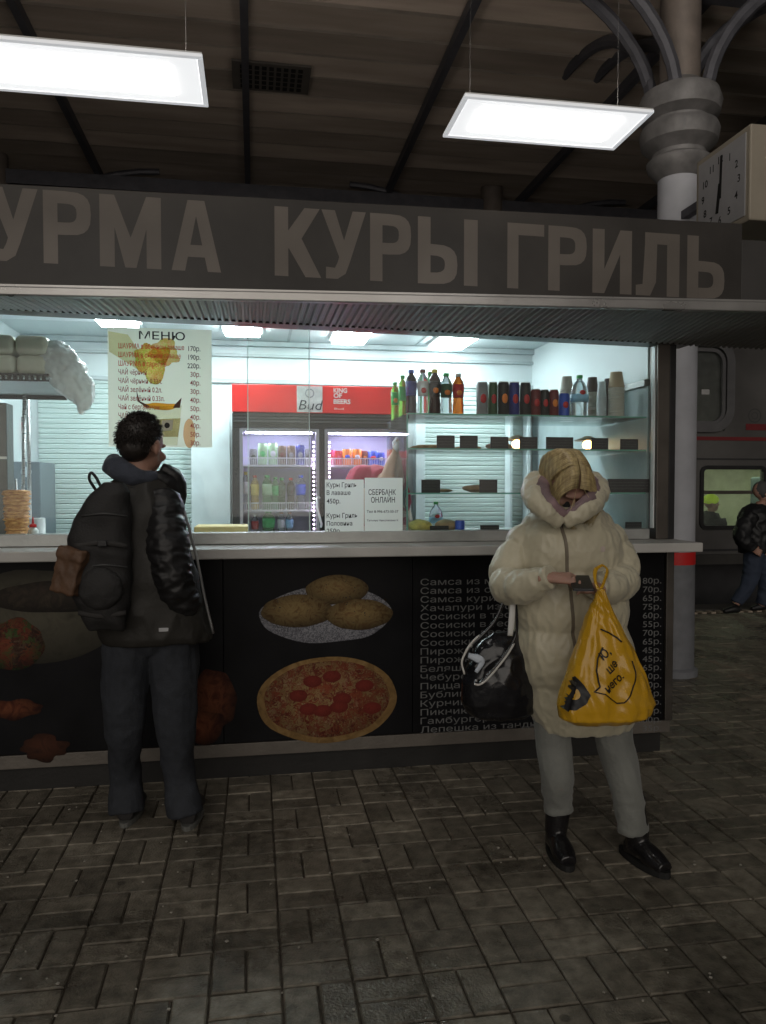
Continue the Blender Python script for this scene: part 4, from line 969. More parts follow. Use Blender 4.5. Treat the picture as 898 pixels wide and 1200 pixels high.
pbag = tag(link('plastic_bag', me, pbm, None, True), 'crumpled translucent plastic bag hanging off the end of the rack', 'plastic bag')
# shawarma spit
sp_c = P(20, 620, Y=4.42)
sp = thing('shawarma_spit', 'upright spit of layered roasted meat at the left of the window', 'meat spit', (sp_c.x, 4.42, 1.195))
meat = M('roast_meat', (.50, .28, .10), .5, 0, .35, 30, .7, 50, stretch=(1, 1, 4), col2=(.30, .11, .04))
zt_ = P(20, 574, Y=4.42).z; r0 = .062
prof = []; nn = 44
for i in range(nn + 1):
    u = i / nn; prof.append((r0 * (.82 + .25 * u ** .6) * (1 + .05 * math.sin(i * 2.1) + .06 * random.uniform(-1, 1)) * (1 if i < nn else .55), .035 + (zt_ - 1.195 - .035) * u))
m_ = MB().lathe((sp_c.x, 4.42, 1.195), prof, 36)
m_.v = [(x + .012 * noise.noise(Vector((x * 30, y * 30, z * 70))), y + .012 * noise.noise(Vector((x * 44, y * 40, z * 60 + 3))), z) for x, y, z in m_.v]
m_.build('meat', meat, sp, True)
MB().tube([(sp_c.x, 4.42, 1.2), (sp_c.x, 4.42, zt_ + .06)], .006, 8).build('rod', steel, sp, True)
MB().lathe((sp_c.x, 4.42, 1.195), [(.09, 0), (.095, .02), (.088, .02), (.085, .006)], 24).build('drip_tray', steel, sp, 'auto')
a = P(-3, 600, Y=4.55); 
gb = thing('grill_casing', 'dark steel grill casing behind the meat spit at the left edge', 'grill', (a.x, 4.6, 1.195))
MB().box((a.x - .3, 4.5, 1.195), (P(8, 500, Y=4.5).x, 4.62, P(4, 472, Y=4.5).z)).build('casing', M('grill_steel_dark', (.10, .10, .10), .35, .7, .2, 10, .1), gb, bev=.004)
MB().box((a.x - .3, 4.49, P(4, 538, Y=4.5).z), (P(7.5, 500, Y=4.5).x, 4.4995, P(4, 535, Y=4.5).z)).build('seam', alu, gb)
# grey cabinet with round sticker
ca, cb_ = P(9, 622, Y=5.5), P(47, 541, Y=5.5)
gc = thing('grey_cabinet', 'grey steel cabinet with round pale sticker behind the spit', 'cabinet', ((ca.x+cb_.x)/2, 5.65, .15))
MB().box((ca.x, 5.5, .15), (cb_.x, 5.9, cb_.z)).build('body', M('cabinet_grey', (.20, .24, .27), .35, .5, .08, 6), gc, bev=.006)
c_ = P(31, 553, Y=5.5)
MB().tube([(c_.x, 5.4995, c_.z), (c_.x, 5.497, c_.z)], .035, 20).build('sticker', M('sticker_pale', (.6, .68, .75), .5), gc)
# knife strip with coloured handles
ks = thing('knife_rail', 'wall rail hung with blue and red handled knives behind the spit', 'knife rail', P(17, 492, Y=5.94))
a_, b_ = P(10, 488, Y=5.95), P(27, 494, Y=5.95)
MB().box((a_.x, 5.95, b_.z - .0), (b_.x, 5.975, b_.z + .035)).build('rail', M('rail_dark', (.08, .06, .05), .5), ks)
for i, cc in enumerate(('blue', 'blue', 'blue', 'red')):
    xk = a_.x + .018 + i * .028
    kn = MB().tube([(xk, 5.935, b_.z - .005), (xk, 5.935, b_.z - .14 - .03 * (i % 2))], [.009, .007], 8).build('knife_handle', cm(cc), ks, True)
# tea tap dispenser with red cloth
tp = thing('sauce_bottle', 'white squeeze bottle with red nozzle standing right of the spit', 'bottle', P(40, 627, Y=4.5))
c_ = P(39, 627, Y=4.5)
MB().lathe((c_.x, 4.5, 1.195), [(.028, 0), (.03, .01), (.03, .06), (.018, .075), (.012, .08)], 16).build('body', M('squeeze_white', (.6, .62, .6), .4, trans=.2), tp, True)
MB().lathe((c_.x, 4.5, 1.195), [(.019, .0801), (.019, .095), (.006, .10), (.003, .135)], 12).build('nozzle', cm('red'), tp, 'auto')
tp = thing('tissue_roll', 'white roll of tissue on the worktop behind the squeeze bottle', 'tissue roll', P(44, 600, Y=5.0))
c_ = P(43, 600, Y=5.0)
MB().lathe((c_.x, 5.0, 1.195), [(.05, 0), (.05, .11), (.018, .11), (.018, .05)], 20).build('roll', M('tissue', (.68, .7, .7), .8, bump=.1), tp, 'auto')

# ------------------------------------------------------------ people
def head(mb, c, Rm, s=1.0):
    c = Vector(c)
    def E(p, r, rot=None): mb.ell(c + Rm @ (Vector(p) * s), [q * s for q in r], (Rm @ rot) if rot else Rm, 16, 10)
    E((0, .012, .025), (.076, .095, .098)); E((0, -.025, -.045), (.058, .066, .062)); E((0, -.06, -.085), (.026, .026, .022))
    E((0, -.088, -.018), (.012, .026, .022)); E((0, -.082, .02), (.05, .016, .012)); E((0, -.08, -.058), (.022, .016, .008))
    for sx in (-1, 1):
        E((sx * .077, .01, -.01), (.010, .02, .032)); E((sx * .04, -.066, -.03), (.022, .022, .02))
def hand(mb, wrist, d, nrm, size=1.0, curl=.5, thumb=1):
    """palm and five tapering fingers; d = along the hand, nrm = out of the palm"""
    wrist = Vector(wrist); d = Vector(d).normalized(); nrm = Vector(nrm); nrm = (nrm - d * nrm.dot(d)).normalized(); sd_ = d.cross(nrm)
    L = .085 * size
    mb.tube([wrist - d * .04, wrist, wrist + d * L * .5, wrist + d * L], [(.026*size, .02*size), (.028*size, .018*size), (.04*size, .016*size), (.042*size, .013*size)], 14, ref=nrm)
    for i, (off, ln) in enumerate(((-.033, .062), (-.0115, .075), (.0115, .08), (.033, .07))):
        p = wrist + d * (L - .008) + sd_ * off * size * thumb * -1; a = 0; pts = [p - d * .015, p]
        sp_ = sd_ * off * .9 * thumb * -1
        for seg in (.45, .3, .25):
            a += curl * (.9 if seg == .45 else 1.1)
            dd = (d * math.cos(a) + nrm * math.sin(a) + sp_ * 2).normalized(); p = p + dd * ln * seg * size; pts.append(p)
        mb.tube(pts, [.0095 * size, .0095 * size, .0088 * size, .0078 * size, .0062 * size], 8)
    p = wrist + d * .02 + sd_ * .028 * size * thumb; td = (d * .6 + sd_ * thumb * .7 + nrm * .35).normalized(); td2 = (d * .9 + sd_ * thumb * .1 + nrm * .5).normalized()
    mb.tube([p - td * .015, p, p + td * .035 * size, p + td * .035 * size + td2 * .028 * size], [.012*size, .012*size, .0105*size, .008*size], 8)
def limb(mb, pts, rad, n=16, ref=(0, 1, 0), sub=5):
    """smooth catmull path"""
    pts = [Vector(p) for p in pts]; P2 = []; R2 = []
    ex = [pts[0] * 2 - pts[1]] + pts + [pts[-1] * 2 - pts[-2]]
    rr = [(r, r) if not hasattr(r, '__len__') else r for r in rad]; er = [rr[0]] + rr + [rr[-1]]
    def cr(a, b, c, d, t): return .5 * ((2 * b) + (c - a) * t + (2 * a - 5 * b + 4 * c - d) * t * t + (3 * b - a - 3 * c + d) * t ** 3)
    for i in range(len(pts) - 1):
        for k_ in range(sub):
            t = k_ / sub; P2.append(cr(ex[i], ex[i+1], ex[i+2], ex[i+3], t)); R2.append(tuple(max(.004, cr(er[i][q], er[i+1][q], er[i+2][q], er[i+3][q], t)) for q in (0, 1)))
    P2.append(pts[-1]); R2.append(rr[-1])
    mb.tube(P2, R2, n, ref)
def folds(f=22, a=.006, st=(1, 1, 1), o=0):
    st = Vector(st)
    def g(c):
        q = Vector((c.x * st.x, c.y * st.y, c.z * st.z)) * f + Vector((o, o, o)); v = noise.noise(q); u = noise.noise(q * 2.3)
        return a * (1 - 2 * abs(v)) + a * .4 * u
    return g
def hair_mass(strands, name, mat, parent, n=5):
    m = MB()
    for pts, r in strands: m.tube(pts, [r * q for q in ((1, 1, .9, .6, .2) if len(pts) == 5 else [1 - .8 * i / (len(pts) - 1) for i in range(len(pts))])], n)
    return m.build(name, mat, parent, True)

# --- woman
WY = 2.86
def W(px, py, dy=0): return P(px, py, Y=WY + dy)
wt = thing('person', 'blonde woman in a cream puffer coat looking down at her phone', 'person', P(705, 1010, Z=0))
coatm = M('cream_puffer_nylon', (.50, .46, .34), .42, 0, .05, 5, .32, 30, sheen=.2, coat=.1)
wb = MB()
hc = W(665, 566, -.015); hR = Matrix.Rotation(R(6), 3, 'Z') @ Matrix.Rotation(R(50), 3, 'X')
head(wb, hc, hR, .98)
limb(wb, [W(664, 625, .05), W(664, 598, .035), W(665, 580, .01)], [.07, .055, .05])
limb(wb, [W(662, 612, .05), W(662, 640, .05), W(664, 700, .04), W(676, 780, .03), W(680, 845, .03)], [(.10, .07), (.14, .10), (.15, .10), (.17, .11), (.16, .10)])
gl_ = P(654, 1003, Z=0); gr_ = P(752, 1012, Z=0)
ankL = P(655, 955, Y=gl_.y + .02); ankR = P(742, 975, Y=gr_.y + .04)
limb(wb, [W(650, 820, .03), W(648, 862, .02), P(653, 905, Y=WY), P(653, 935, Y=gl_.y + .02), P(655, 951, Y=gl_.y + .02), gl_ + Vector((0, .03, .05))], [.06, .05, .038, .034, .032, .03])
limb(wb, [W(716, 820, .03), W(719, 862, .0), P(730, 905, Y=WY - .03), P(738, 945, Y=gr_.y + .03), P(742, 973, Y=gr_.y + .03), gr_ + Vector((0, .03, .05))], [.06, .05, .038, .034, .032, .03])
shL, elL, wrL = W(634, 634, .05), W(597, 678, .01), W(630, 675, -.19)
shR, elR, wrR = W(698, 634, .05), W(727, 676, -.01), W(697, 690, -.21)
wrL = W(646, 677, -.205)
limb(wb, [shL, elL, W(608, 688, -.10), wrL], [.035, .034, .026, .020]); limb(wb, [shR, elR, W(718, 687, -.11), wrR], [.035, .034, .03, .024])
hand(wb, wrL + Vector((-.01, -.005, 0)), (1, -.40, .02), (.15, .35, -1), .95, .62, 1)
hand(wb, wrR, (-1, -.35, .05), (0, -.2, 1), .95, .45, 1)
ob = link('body', remesh(wb, .0050, 1), skin, wt, True)
# trousers
trm = M('grey_trousers', (.19, .195, .18), .8, 0, .12, 10, .3, 70, sheen=.2)
m = MB(); limb(m, [W(650, 820, .03), W(648, 862, .02), P(653, 905, Y=WY), P(653, 935, Y=gl_.y + .02), P(655, 951, Y=gl_.y + .02)], [.085, .072, .063, .057, .056])
limb(m, [W(716, 820, .03), W(719, 862, .0), P(730, 905, Y=WY - .03), P(738, 945, Y=gr_.y + .03), P(742, 973, Y=gr_.y + .03)], [.085, .075, .066, .058, .058])
m.ell(W(685, 828, .03), (.15, .10, .09))
def tro(c):
    near = max(0, min(1, (.50 - c.z) / .2))
    return .0045 * (1 - 2 * abs(noise.noise(Vector((c.x * 14 + c.z * 6, c.y * 12, c.z * (8 + 9 * near)))))) * (.5 + .9 * near)
link('trousers', remesh(m, .007, 2, tro), trm, wt, True)
# boots
btm = M('black_boot_leather', (.012, .011, .012), .22, 0, .3, 12, .15, 60, coat=.4)
def boot(g, ank, toe, nm='boot'):
    toe = Vector(toe).normalized(); m = MB()
    g = Vector(g); heel = g - toe * .07; s0 = Vector((ank.x, ank.y, .20))
    limb(m, [s0 + Vector((0, 0, .06)), s0, Vector((heel.x, heel.y, .11)) + toe * .045, Vector((heel.x, heel.y, .055)) + toe * .04], [.048, .05, .047, .042])
    limb(m, [heel + Vector((0, 0, .045)), heel + toe * .08 + Vector((0, 0, .055)), heel + toe * .14 + Vector((0, 0, .044)), heel + toe * .195 + Vector((0, 0, .034))], [(.036, .038), (.042, .046), (.046, .040), (.034, .026)], ref=(0, 0, 1))
    me_ = remesh(m, .006, 2)
    b_ = link(nm, me_, btm, wt, True)
    sl_ = MB(); n_ = 20; ring = []
    sd2 = Vector((-toe.y, toe.x, 0))
    for k_ in range(n_):
        a = 2 * math.pi * k_ / n_; u = math.cos(a); v = math.sin(a)
        ring.append(heel + toe * (.080 + .132 * u) + sd2 * v * (.042 + .008 * u))
    sl_.rings([[q + Vector((0, 0, z)) for q in ring] for z in (.001, .026)])
    sl_.build('boot_sole', M('rubber_sole', (.015, .015, .015), .7), b_)
boot(gl_, ankL, (-.06, -1, 0)); boot(gr_, ankR, (.30, -1, 0))
# coat
def ringW(y, x0, x1, dep, dy=.03): 
    a, b = W(x0, y, dy), W(x1, y, dy); return (a + b) / 2, (b - a).length / 2, dep
m = MB()
keys = [(590, 640, 690, .06), (598, 628, 702, .10), (608, 618, 711, .125), (625, 609, 719, .14), (660, 604, 725, .15), (700, 602, 728, .155), (740, 603, 733, .16), (780, 609, 737, .16), (815, 619, 739, .155), (840, 627, 738, .15), (851, 630, 736, .145)]
rs = []; N = 48
kk = []
for i in range(len(keys) - 1):
    for t in range(6):
        kk.append(tuple(a + (b - a) * t / 6 for a, b in zip(keys[i], keys[i + 1])))
kk.append(keys[-1])
stitch = [612, 668, 735, 800, 852]
for (y, x0, x1, dp) in kk:
    c, hw, dp = ringW(y, x0, x1, dp)
    ds = min(abs(y - s_) for s_ in stitch); puff = .026 * min(1, ds / 20) ** .45 - .020
    rs.append([c + Vector(((hw + puff) * math.copysign(abs(math.cos(2*math.pi*k_/N)) ** .85, math.cos(2*math.pi*k_/N)), (dp + puff) * math.copysign(abs(math.sin(2*math.pi*k_/N)) ** .85, math.sin(2*math.pi*k_/N)), 0)) for k_ in range(N)])
m.rings(rs)
def sleeve(m, pts, rad, cuts=(.2, .42, .62, .8), amp=.013):
    pts = [Vector(p) for p in pts]; fine = []; fr_ = []
    ex = [pts[0] * 2 - pts[1]] + pts + [pts[-1] * 2 - pts[-2]]
    def cr(a, b, c, d, t): return .5 * ((2 * b) + (c - a) * t + (2 * a - 5 * b + 4 * c - d) * t * t + (3 * b - a - 3 * c + d) * t ** 3)
    n_ = len(pts) - 1
    for i in range(n_):
        for k_ in range(12):
            t = k_ / 12; fine.append(cr(ex[i], ex[i+1], ex[i+2], ex[i+3], t)); u = (i + t) / n_
            d0 = min(abs(u - c_) for c_ in cuts); fr_.append(rad[i] + (rad[i+1] - rad[i]) * t + amp * (min(1, d0 / .06) ** .5 - .92))
    fine.append(pts[-1]); fr_.append(rad[-1])
    m.tube(fine, fr_, 24, ref=(0, 1, 0))
sleeve(m, [W(634, 618, .04), W(609, 644, .04), W(594, 680, .0), W(608, 688, -.10), W(646, 676, -.205)], [.066, .074, .072, .066, .044], (.1, .25, .5, .72, .95))
sleeve(m, [W(696, 614, .04), W(718, 642, .04), W(729, 675, -.02), W(718, 687, -.11), W(698, 689, -.185)], [.066, .074, .070, .064, .046], (.1, .25, .5, .72, .95))
def cdisp(c):
    q = Vector((c.x * 17, c.y * 17, c.z * 7)); r_ = noise.noise(q); 
    return .0042 * (1 - 2.4 * abs(r_)) + .0026 * (1 - 2.4 * abs(noise.noise(Vector((c.x * 34, c.y * 34, c.z * 20)))))
coat = link('puffer_coat', remesh(m, .0055, 2, cdisp), coatm, wt, True)
bvc = BVHTree.FromPolygons([v.co.copy() for v in coat.data.vertices], [tuple(p.vertices) for p in coat.data.polygons])
def onto(bv, p, off=.003):
    h = bv.ray_cast(Vector((p.x, p.y - 1.0, p.z)) , Vector((0, 1, 0)))
    return (h[0] + Vector((0, -off, 0))) if h[0] else p
# hood
m = MB(); hp = [(656, 612, -.135, .020), (640, 600, -.145, .029), (627, 585, -.10, .035), (624, 572, -.01, .035), (633, 564, .08, .042), (664, 566, .12, .045), (692, 565, .08, .042), (702, 574, -.01, .035), (697, 588, -.10, .034), (681, 601, -.145, .029), (662, 612, -.135, .020)]
limb(m, [W(a, b, c) for a, b, c, r_ in hp], [(r_, r_ * 1.05) for a, b, c, r_ in hp], 16, ref=(0, 0, 1))
hood = link('hood', remesh(m, .0055, 1, lambda c: .006 * (1 - 2.2 * abs(noise.noise(Vector((c.x * 22, c.y * 22, c.z * 12))))) + .003 * (1 - 2.2 * abs(noise.noise(c * 44)))), coatm, wt, True)
hcn = W(663, 578, -.02)
def inn(a, b, c, k_=.80):
    q = W(a, b, c); q = hcn + (q - hcn) * k_; q.y -= .022; q.z += .006; return q
m = MB(); limb(m, [inn(a, b, c) for a, b, c, r_ in hp], [(r_ * .78, r_ * .86) for a, b, c, r_ in hp], 16, ref=(0, 0, 1))
link('hood_lining', remesh(m, .006, 2, folds(18, .004)), M('pink_lining', (.26, .17, .18), .6, 0, .25, 8, .15, col2=(.12, .09, .095)), wt, True)
# zip placket
zp = MB(); last = None; zl = []
for i in range(60):
    y_ = 612 + i * (848 - 612) / 59; c = onto(bvc, W(659 + (y_ - 612) * .075, y_, -.1), .003); zl.append(c)
for a, b in zip(zl, zl[1:]): zp.bar(a, b, .012, .004, (0, -1, 0))
zp.build('zip', M('zip_taupe', (.20, .17, .13), .5, .1), wt)
c = onto(bvc, W(660, 614, -.1), .009); MB().box(c - Vector((.004, .003, .04)), c + Vector((.004, .003, 0))).build('zip_pull', alud, wt, bev=.002)
c = onto(bvc, W(704, 640, -.1), .002); MB().box(c - Vector((.008, .002, .02)), c + Vector((.008, .001, .0))).build('chest_badge', M('badge_pale', (.5, .42, .38), .5), wt)
# hair: curtains from a centre-left part
hairm = M('blonde_hair', (.46, .37, .19), .34, 0, .2, 14, .1, 120, stretch=(6, 6, 1), col2=(.27, .20, .10), rnd=.22)
st = []
rnd = random.Random(3)
part = hR @ Vector((-.012, 0, 0))
for i in range(2600):
    side = -1 if rnd.random() < .55 else 1
    u = rnd.random()
    ya = -.085 + .185 * u                                # along the parting, front to back
    zc = .025 + .100 * math.sqrt(max(0, 1 - ((ya - .012) / .108) ** 2))
    lay = rnd.uniform(0, .010)
    fr = max(0, 1 - (ya + .085) / .07)                   # frontmost strands open around the face
    pts = [hc + hR @ Vector((-.012 + side * .004, ya, zc + lay * .4))]
    for t in (.3, .6, .85, 1.0):
        a = t * math.pi / 2
        pts.append(hc + hR @ Vector((side * (.077 + lay) * math.sin(a) - .012 * (1 - t), ya + .02 * t * (-1.0 if fr > 0 else .4), .018 + (zc - .018 + lay) * math.cos(a))))
    end = pts[-1]; ln = (.095 if side < 0 else .075) + rnd.uniform(-.02, .02)
    cur = rnd.gauss(0, .006)
    pts.append(end + Vector((side * .006 + cur * .5, -.006, -ln * .45)))
    pts.append(end + Vector((-side * (.014 + .022 * fr) + cur, -.012 - .01 * fr, -ln * .85)))
    pts.append(end + Vector((-side * (.024 + .030 * fr) + cur, -.012 - .01 * fr, -ln)))
    st.append((pts, rnd.uniform(.0012, .0021)))
for i in range(26):                                      # loose strands over the face
    sx = rnd.choice((-1, 1)); p0_ = hc + hR @ Vector((-.01 + sx * .012, -.085, .075))
    q1 = p0_ + Vector((sx * .018, -.02, -.04)); x2 = sx * rnd.uniform(.0, .03)
    st.append(([p0_, q1, q1 + Vector((x2 * .6, -.004, -.04)), q1 + Vector((x2, .002, -.075)), q1 + Vector((x2 * .7, .008, -.085 - rnd.uniform(0, .03)))], rnd.uniform(.0006, .0011)))
m = MB(); m.ell(hc + hR @ Vector((0, .022, .034)), (.076, .096, .092), hR, 22, 14)
for pts, r_ in st: m.tube(pts, [r_ * (1 - .6 * i / (len(pts) - 1)) for i in range(len(pts))], 3)
m.build('hair', hairm, wt, True)
m = MB(); m.ell(hc + hR @ Vector((0, -.068, -.062)), (.056, .046, .048), hR, 20, 12)  # dark mask shape that also stands in for shadow on her face
link('face_mask_shade', remesh(m, .005, 1, folds(40, .0012, (.3, 1, 2))), M('black_mask_and_shade', (.012, .012, .013), .8), wt, True)
# phone in her hand
ph = thing('phone', 'dark smartphone held in both hands of the blonde woman', 'phone', W(679, 686, -.28))
phR = Matrix.Rotation(R(-16), 3, 'Z') @ Matrix.Rotation(R(-76), 3, 'X')
c = W(681, 683, -.27)
MB().box(c - Vector((.038, .005, .07)), c + Vector((.038, .004, .07)), phR).build('case', black, ph, bev=.004)
MB().box(c - Vector((.035, -.0042, .066)), c + Vector((.035, .0050, .066)), phR, c).build('screen', M('phone_screen', (.02, .025, .03), .1, emit=.25, ecol=(.4, .5, .6)), ph)
# yellow carrier bag
bagm = M('yellow_bag_film', (.62, .34, .015), .28, 0, .12, 4, .2, 30, trans=.1, coat=.3)
BD = -.30
bk = [(690, 700, 707, .012), (700, 697, 711, .02), (715, 691, 717, .03), (735, 684, 727, .045), (760, 674, 741, .062), (785, 666, 752, .075), (808, 659, 761, .085), (825, 655, 766, .09), (838, 656, 760, .085), (846, 670, 742, .05)]
rs = []; kk = []
for i in range(len(bk) - 1):
    for t in range(5): kk.append(tuple(a + (b - a) * t / 5 for a, b in zip(bk[i], bk[i + 1])))
kk.append(bk[-1])
for (y, x0, x1, dp) in kk:
    a, b = W(x0, y, BD), W(x1, y, BD); c = (a + b) / 2; hw = (b.x - a.x) / 2
    tilt = (y - 690) / 156.0
    ring = []
    for k_ in range(96):
        th = 2 * math.pi * k_ / 96; cr_ = 1 + (.10 * (1 - tilt) + .02) * math.sin(th * 15 + y * .01) * .5 + (.05 * (1 - tilt) + .015) * noise.noise(Vector((th * 3, y * .02, 1)))
        cx_, sx_ = math.cos(th), math.sin(th)
        ring.append(c + Vector((hw * math.copysign(abs(cx_) ** .8, cx_), dp * cr_ * math.copysign(abs(sx_) ** .8, sx_), 0)) + Vector((0, .0, -.02 * tilt * cx_ * 0)))
    rs.append(ring)
m = MB().rings(rs)
bt = thing('carrier_bag', 'yellow plastic carrier bag with black handwritten print hanging from her wrist', 'bag', W(710, 846, BD))
bo = m.build('bag_body', bagm, bt, True)
dv_ = bo.modifiers.new('sub', 'SUBSURF'); dv_.levels = 1; dv_.render_levels = 1
bo.modifiers.remove(dv_)
for v in bo.data.vertices:
    c = v.co + bo.matrix_world.translation * 0; f_ = noise.noise(Vector((c.x * 14, c.y * 5, c.z * 5)))
    v.co.y += .010 * f_ + .006 * (1 - 3 * abs(noise.noise(Vector((c.x * 26 + c.z * 9, c.y * 8, c.z * 10))))); v.co.x += .004 * noise.noise(Vector((c.z * 20, c.y * 9, c.x * 9)))
bvb = BVHTree.FromPolygons([v.co.copy() for v in bo.data.vertices], [tuple(p.vertices) for p in bo.data.polygons])
for s_ in (-1, 1):
    m = MB(); limb(m, [W(703, 694, BD), W(703 + s_ * 5, 682, BD + .04), W(705 + s_ * 7, 668, BD + .10), W(706, 662, BD + .14)], [(.008, .003), (.006, .003), (.008, .003), (.006, .003)], 8); m.build('handle', bagm, bt, True)
prt = M('bag_print_black', (.012, .012, .014), .45, 0, .1)
def decal(poly_pts, name='print', sub=1):
    pts = [onto(bvb, W(a, b, BD - .1), .0025) for a, b in poly_pts]
    return pts
def stroke(pxs, wpx, name):
    m = MB(); L_pts = []
    for (a, b), (c, d) in zip(pxs, pxs[1:]):
        n_ = max(2, int(math.hypot(c - a, d - b) / 2))
        for k_ in range(n_): L_pts.append((a + (c - a) * k_ / n_, b + (d - b) * k_ / n_))
    L_pts.append(pxs[-1])
    pp_ = [onto(bvb, W(a, b, BD - .1), .003) for a, b in L_pts]
    m.tube(pp_, [(wpx * .0034 / 2, .0012)] * len(pp_), 6, ref=(0, -1, 0))
    m.build(name, prt, bt, True)
stroke([(713, 741), (722, 745), (730, 750), (735, 755)], 1.6, 'printed_line')
stroke([(714, 762), (707, 774), (704, 788), (706, 802), (707, 807), (700, 813), (712, 815), (718, 820), (726, 826), (734, 825), (742, 815), (748, 802), (750, 790), (748, 778)], 1.8, 'printed_bubble')
# blot logo: fan-triangulated and wrapped on the bag
def blob(outline, hole, name):
    m = MB(); n_ = len(outline); vs = []
    for t in (0, .25, .5, .75, 1):
        for (a, b), (c, d) in zip(outline, hole): vs.append(onto(bvb, W(a + (c - a) * t, b + (d - b) * t, BD - .1), .0022))
    m.add(vs, [(i * n_ + k_, i * n_ + (k_ + 1) % n_, (i + 1) * n_ + (k_ + 1) % n_, (i + 1) * n_ + k_) for i in range(4) for k_ in range(n_)]); m.build(name, prt, bt, True)
def dens(p, k=4): return [(p[i][0] + (p[(i+1) % len(p)][0] - p[i][0]) * j / k, p[i][1] + (p[(i+1) % len(p)][1] - p[i][1]) * j / k) for i in range(len(p)) for j in range(k)]
ol = dens([(682, 797), (690, 806), (697, 818), (690, 828), (680, 836), (668, 836), (661, 830), (665, 818), (672, 806)])
hl = [(679 + 6.5 * math.cos(math.atan2(b - 817, a - 679)), 817 + 7 * math.sin(math.atan2(b - 817, a - 679))) for a, b in ol]
blob(ol, hl, 'printed_logo')
for s_, cx, cy, sc_ in (('Ю,', 713, 777, 1.0), ('ше', 719, 792, 1.0), ('него.', 716, 814, 1.0)):
    org = W(cx, cy, BD - .1); a_ = R(38)
    def xf(q, org=org, a_=a_):
        x_, z_ = q.x, q.z; p = Vector((org.x + x_ * math.cos(a_) - z_ * math.sin(a_), org.y, org.z + x_ * math.sin(a_) + z_ * math.cos(a_))); return onto(bvb, p, .0035)
    text(s_, prt, bt, 0, 0, .030, 0, bold=.02, name='printed_word', xf=xf, wide=.85)
# handbag on her elbow
hb = thing('handbag', 'black glossy handbag with pale-edged strap hanging from her elbow', 'handbag', W(583, 838, .02))
lea = M('black_bag_leather', (.010, .010, .012), .25, 0, .3, 10, .12, 70, coat=.3)
hk = [(742, 578, 610, .02), (757, 560, 617, .045), (775, 549, 622, .06), (800, 542, 626, .068), (822, 543, 627, .066), (836, 552, 624, .05), (841, 570, 615, .03)]
rs = []
kk = []
for i in range(len(hk) - 1):
    for t in range(4): kk.append(tuple(a + (b - a) * t / 4 for a, b in zip(hk[i], hk[i + 1])))
kk.append(hk[-1])
for (y, x0, x1, dp) in kk:
    a, b = W(x0, y, .02), W(x1, y, .02); c = (a + b) / 2; hw = (b.x - a.x) / 2
    rs.append([c + Vector((hw * math.copysign(abs(math.cos(2*math.pi*k_/40)) ** .8, math.cos(2*math.pi*k_/40)), dp * math.sin(2*math.pi*k_/40), 0)) for k_ in range(40)])
m = MB().rings(rs); link('bag_body', remesh(m, .006, 1, folds(12, .007, o=4)), lea, hb, True)
edge = M('strap_pale_edge', (.55, .53, .5), .5)
def strap(pxs, dy, wd, nm, mt_, r2=.003):
    m = MB(); limb(m, [W(a, b, dy) for a, b in pxs], [(wd, r2)] * len(pxs), 8, ref=(0, 1, 0)); m.build(nm, mt_, hb, True)
strap([(546, 790), (543, 775), (552, 758), (565, 745), (580, 728), (590, 705), (594, 685)], -.06, .007, 'strap', lea)
strap([(544.5, 790), (541.5, 775), (550, 757), (562, 744)], -.068, .0016, 'strap_edge', edge)
strap([(556, 800), (562, 801), (572, 792), (590, 770), (602, 752), (606, 735), (604, 705), (598, 690)], -.075, .006, 'strap', lea)
strap([(556, 801.5), (563, 802), (574, 793), (592, 771), (603, 754)], -.083, .0018, 'strap_edge', edge)
m = MB(); a = W(600, 708, -.085); 
limb(m, [W(601, 706, -.08), W(600, 725, -.085), W(598, 745, -.085)], [(.012, .004), (.013, .004), (.011, .004)], 8, ref=(0, 1, 0)); m.build('shoulder_strap_end', M('strap_white', (.6, .6, .58), .5), hb, True)
for q in ((558, 798), (552, 757)):
    c = W(q[0], q[1], -.065); MB().ell(c, (.007, .007, .007)).build('ring', alu, hb, True)
m = MB(); limb(m, [W(549, 768, -.055), W(560, 772, -.07), W(565, 776, -.07), W(558, 788, -.07)], [(.01, .003), (.016, .004), (.012, .004), (.008, .003)], 8, ref=(0, 1, 0)); m.build('reflection_patch', M('pale_reflection', (.5, .55, .62), .5, bump=.2), hb, True)  # blue-white reflection on the bag, built as a pale strip

# --- man
MY = 3.42
def Q(px, py, dy=0): return P(px, py, Y=MY + dy)
mt_p = thing('person', 'man in a dark jacket with backpack seen from behind at the counter', 'person', P(178, 965, Z=0))
mb_ = MB(); mhc = Q(168, 523, .0); mR = Matrix.Rotation(R(180 - 30), 3, 'Z') @ Matrix.Rotation(R(10), 3, 'X')
head(mb_, mhc, mR, 1.06)
limb(mb_, [Q(163, 575, -.02), Q(163, 555, -.01), Q(164, 540, 0)], [.075, .058, .058])
limb(mb_, [Q(162, 565, 0), Q(165, 600, 0), Q(172, 660, 0), Q(175, 740, 0)], [(.14, .08), (.18, .11), (.16, .11), (.15, .11)])
fL = P(150, 962, Z=0); fR = P(222, 966, Z=0)
limb(mb_, [Q(152, 735), Q(147, 790, 0), Q(146, 850, .01), P(147, 905, Y=fL.y + .02), P(149, 945, Y=fL.y + .01), fL + Vector((0, .02, .05))], [.08, .06, .05, .045, .04, .035])
limb(mb_, [Q(201, 735), Q(205, 790, 0), Q(206, 850, .01), P(210, 905, Y=fR.y + .02), P(217, 945, Y=fR.y + .01), fR + Vector((0, .02, .05))], [.08, .06, .05, .045, .04, .035])
limb(mb_, [Q(120, 590, 0), Q(104, 660, .02), Q(125, 710, .18)], [.05, .042, .03])
limb(mb_, [Q(194, 590, -.02), Q(199, 655, -.10), Q(216, 708, -.05)], [.05, .042, .03])
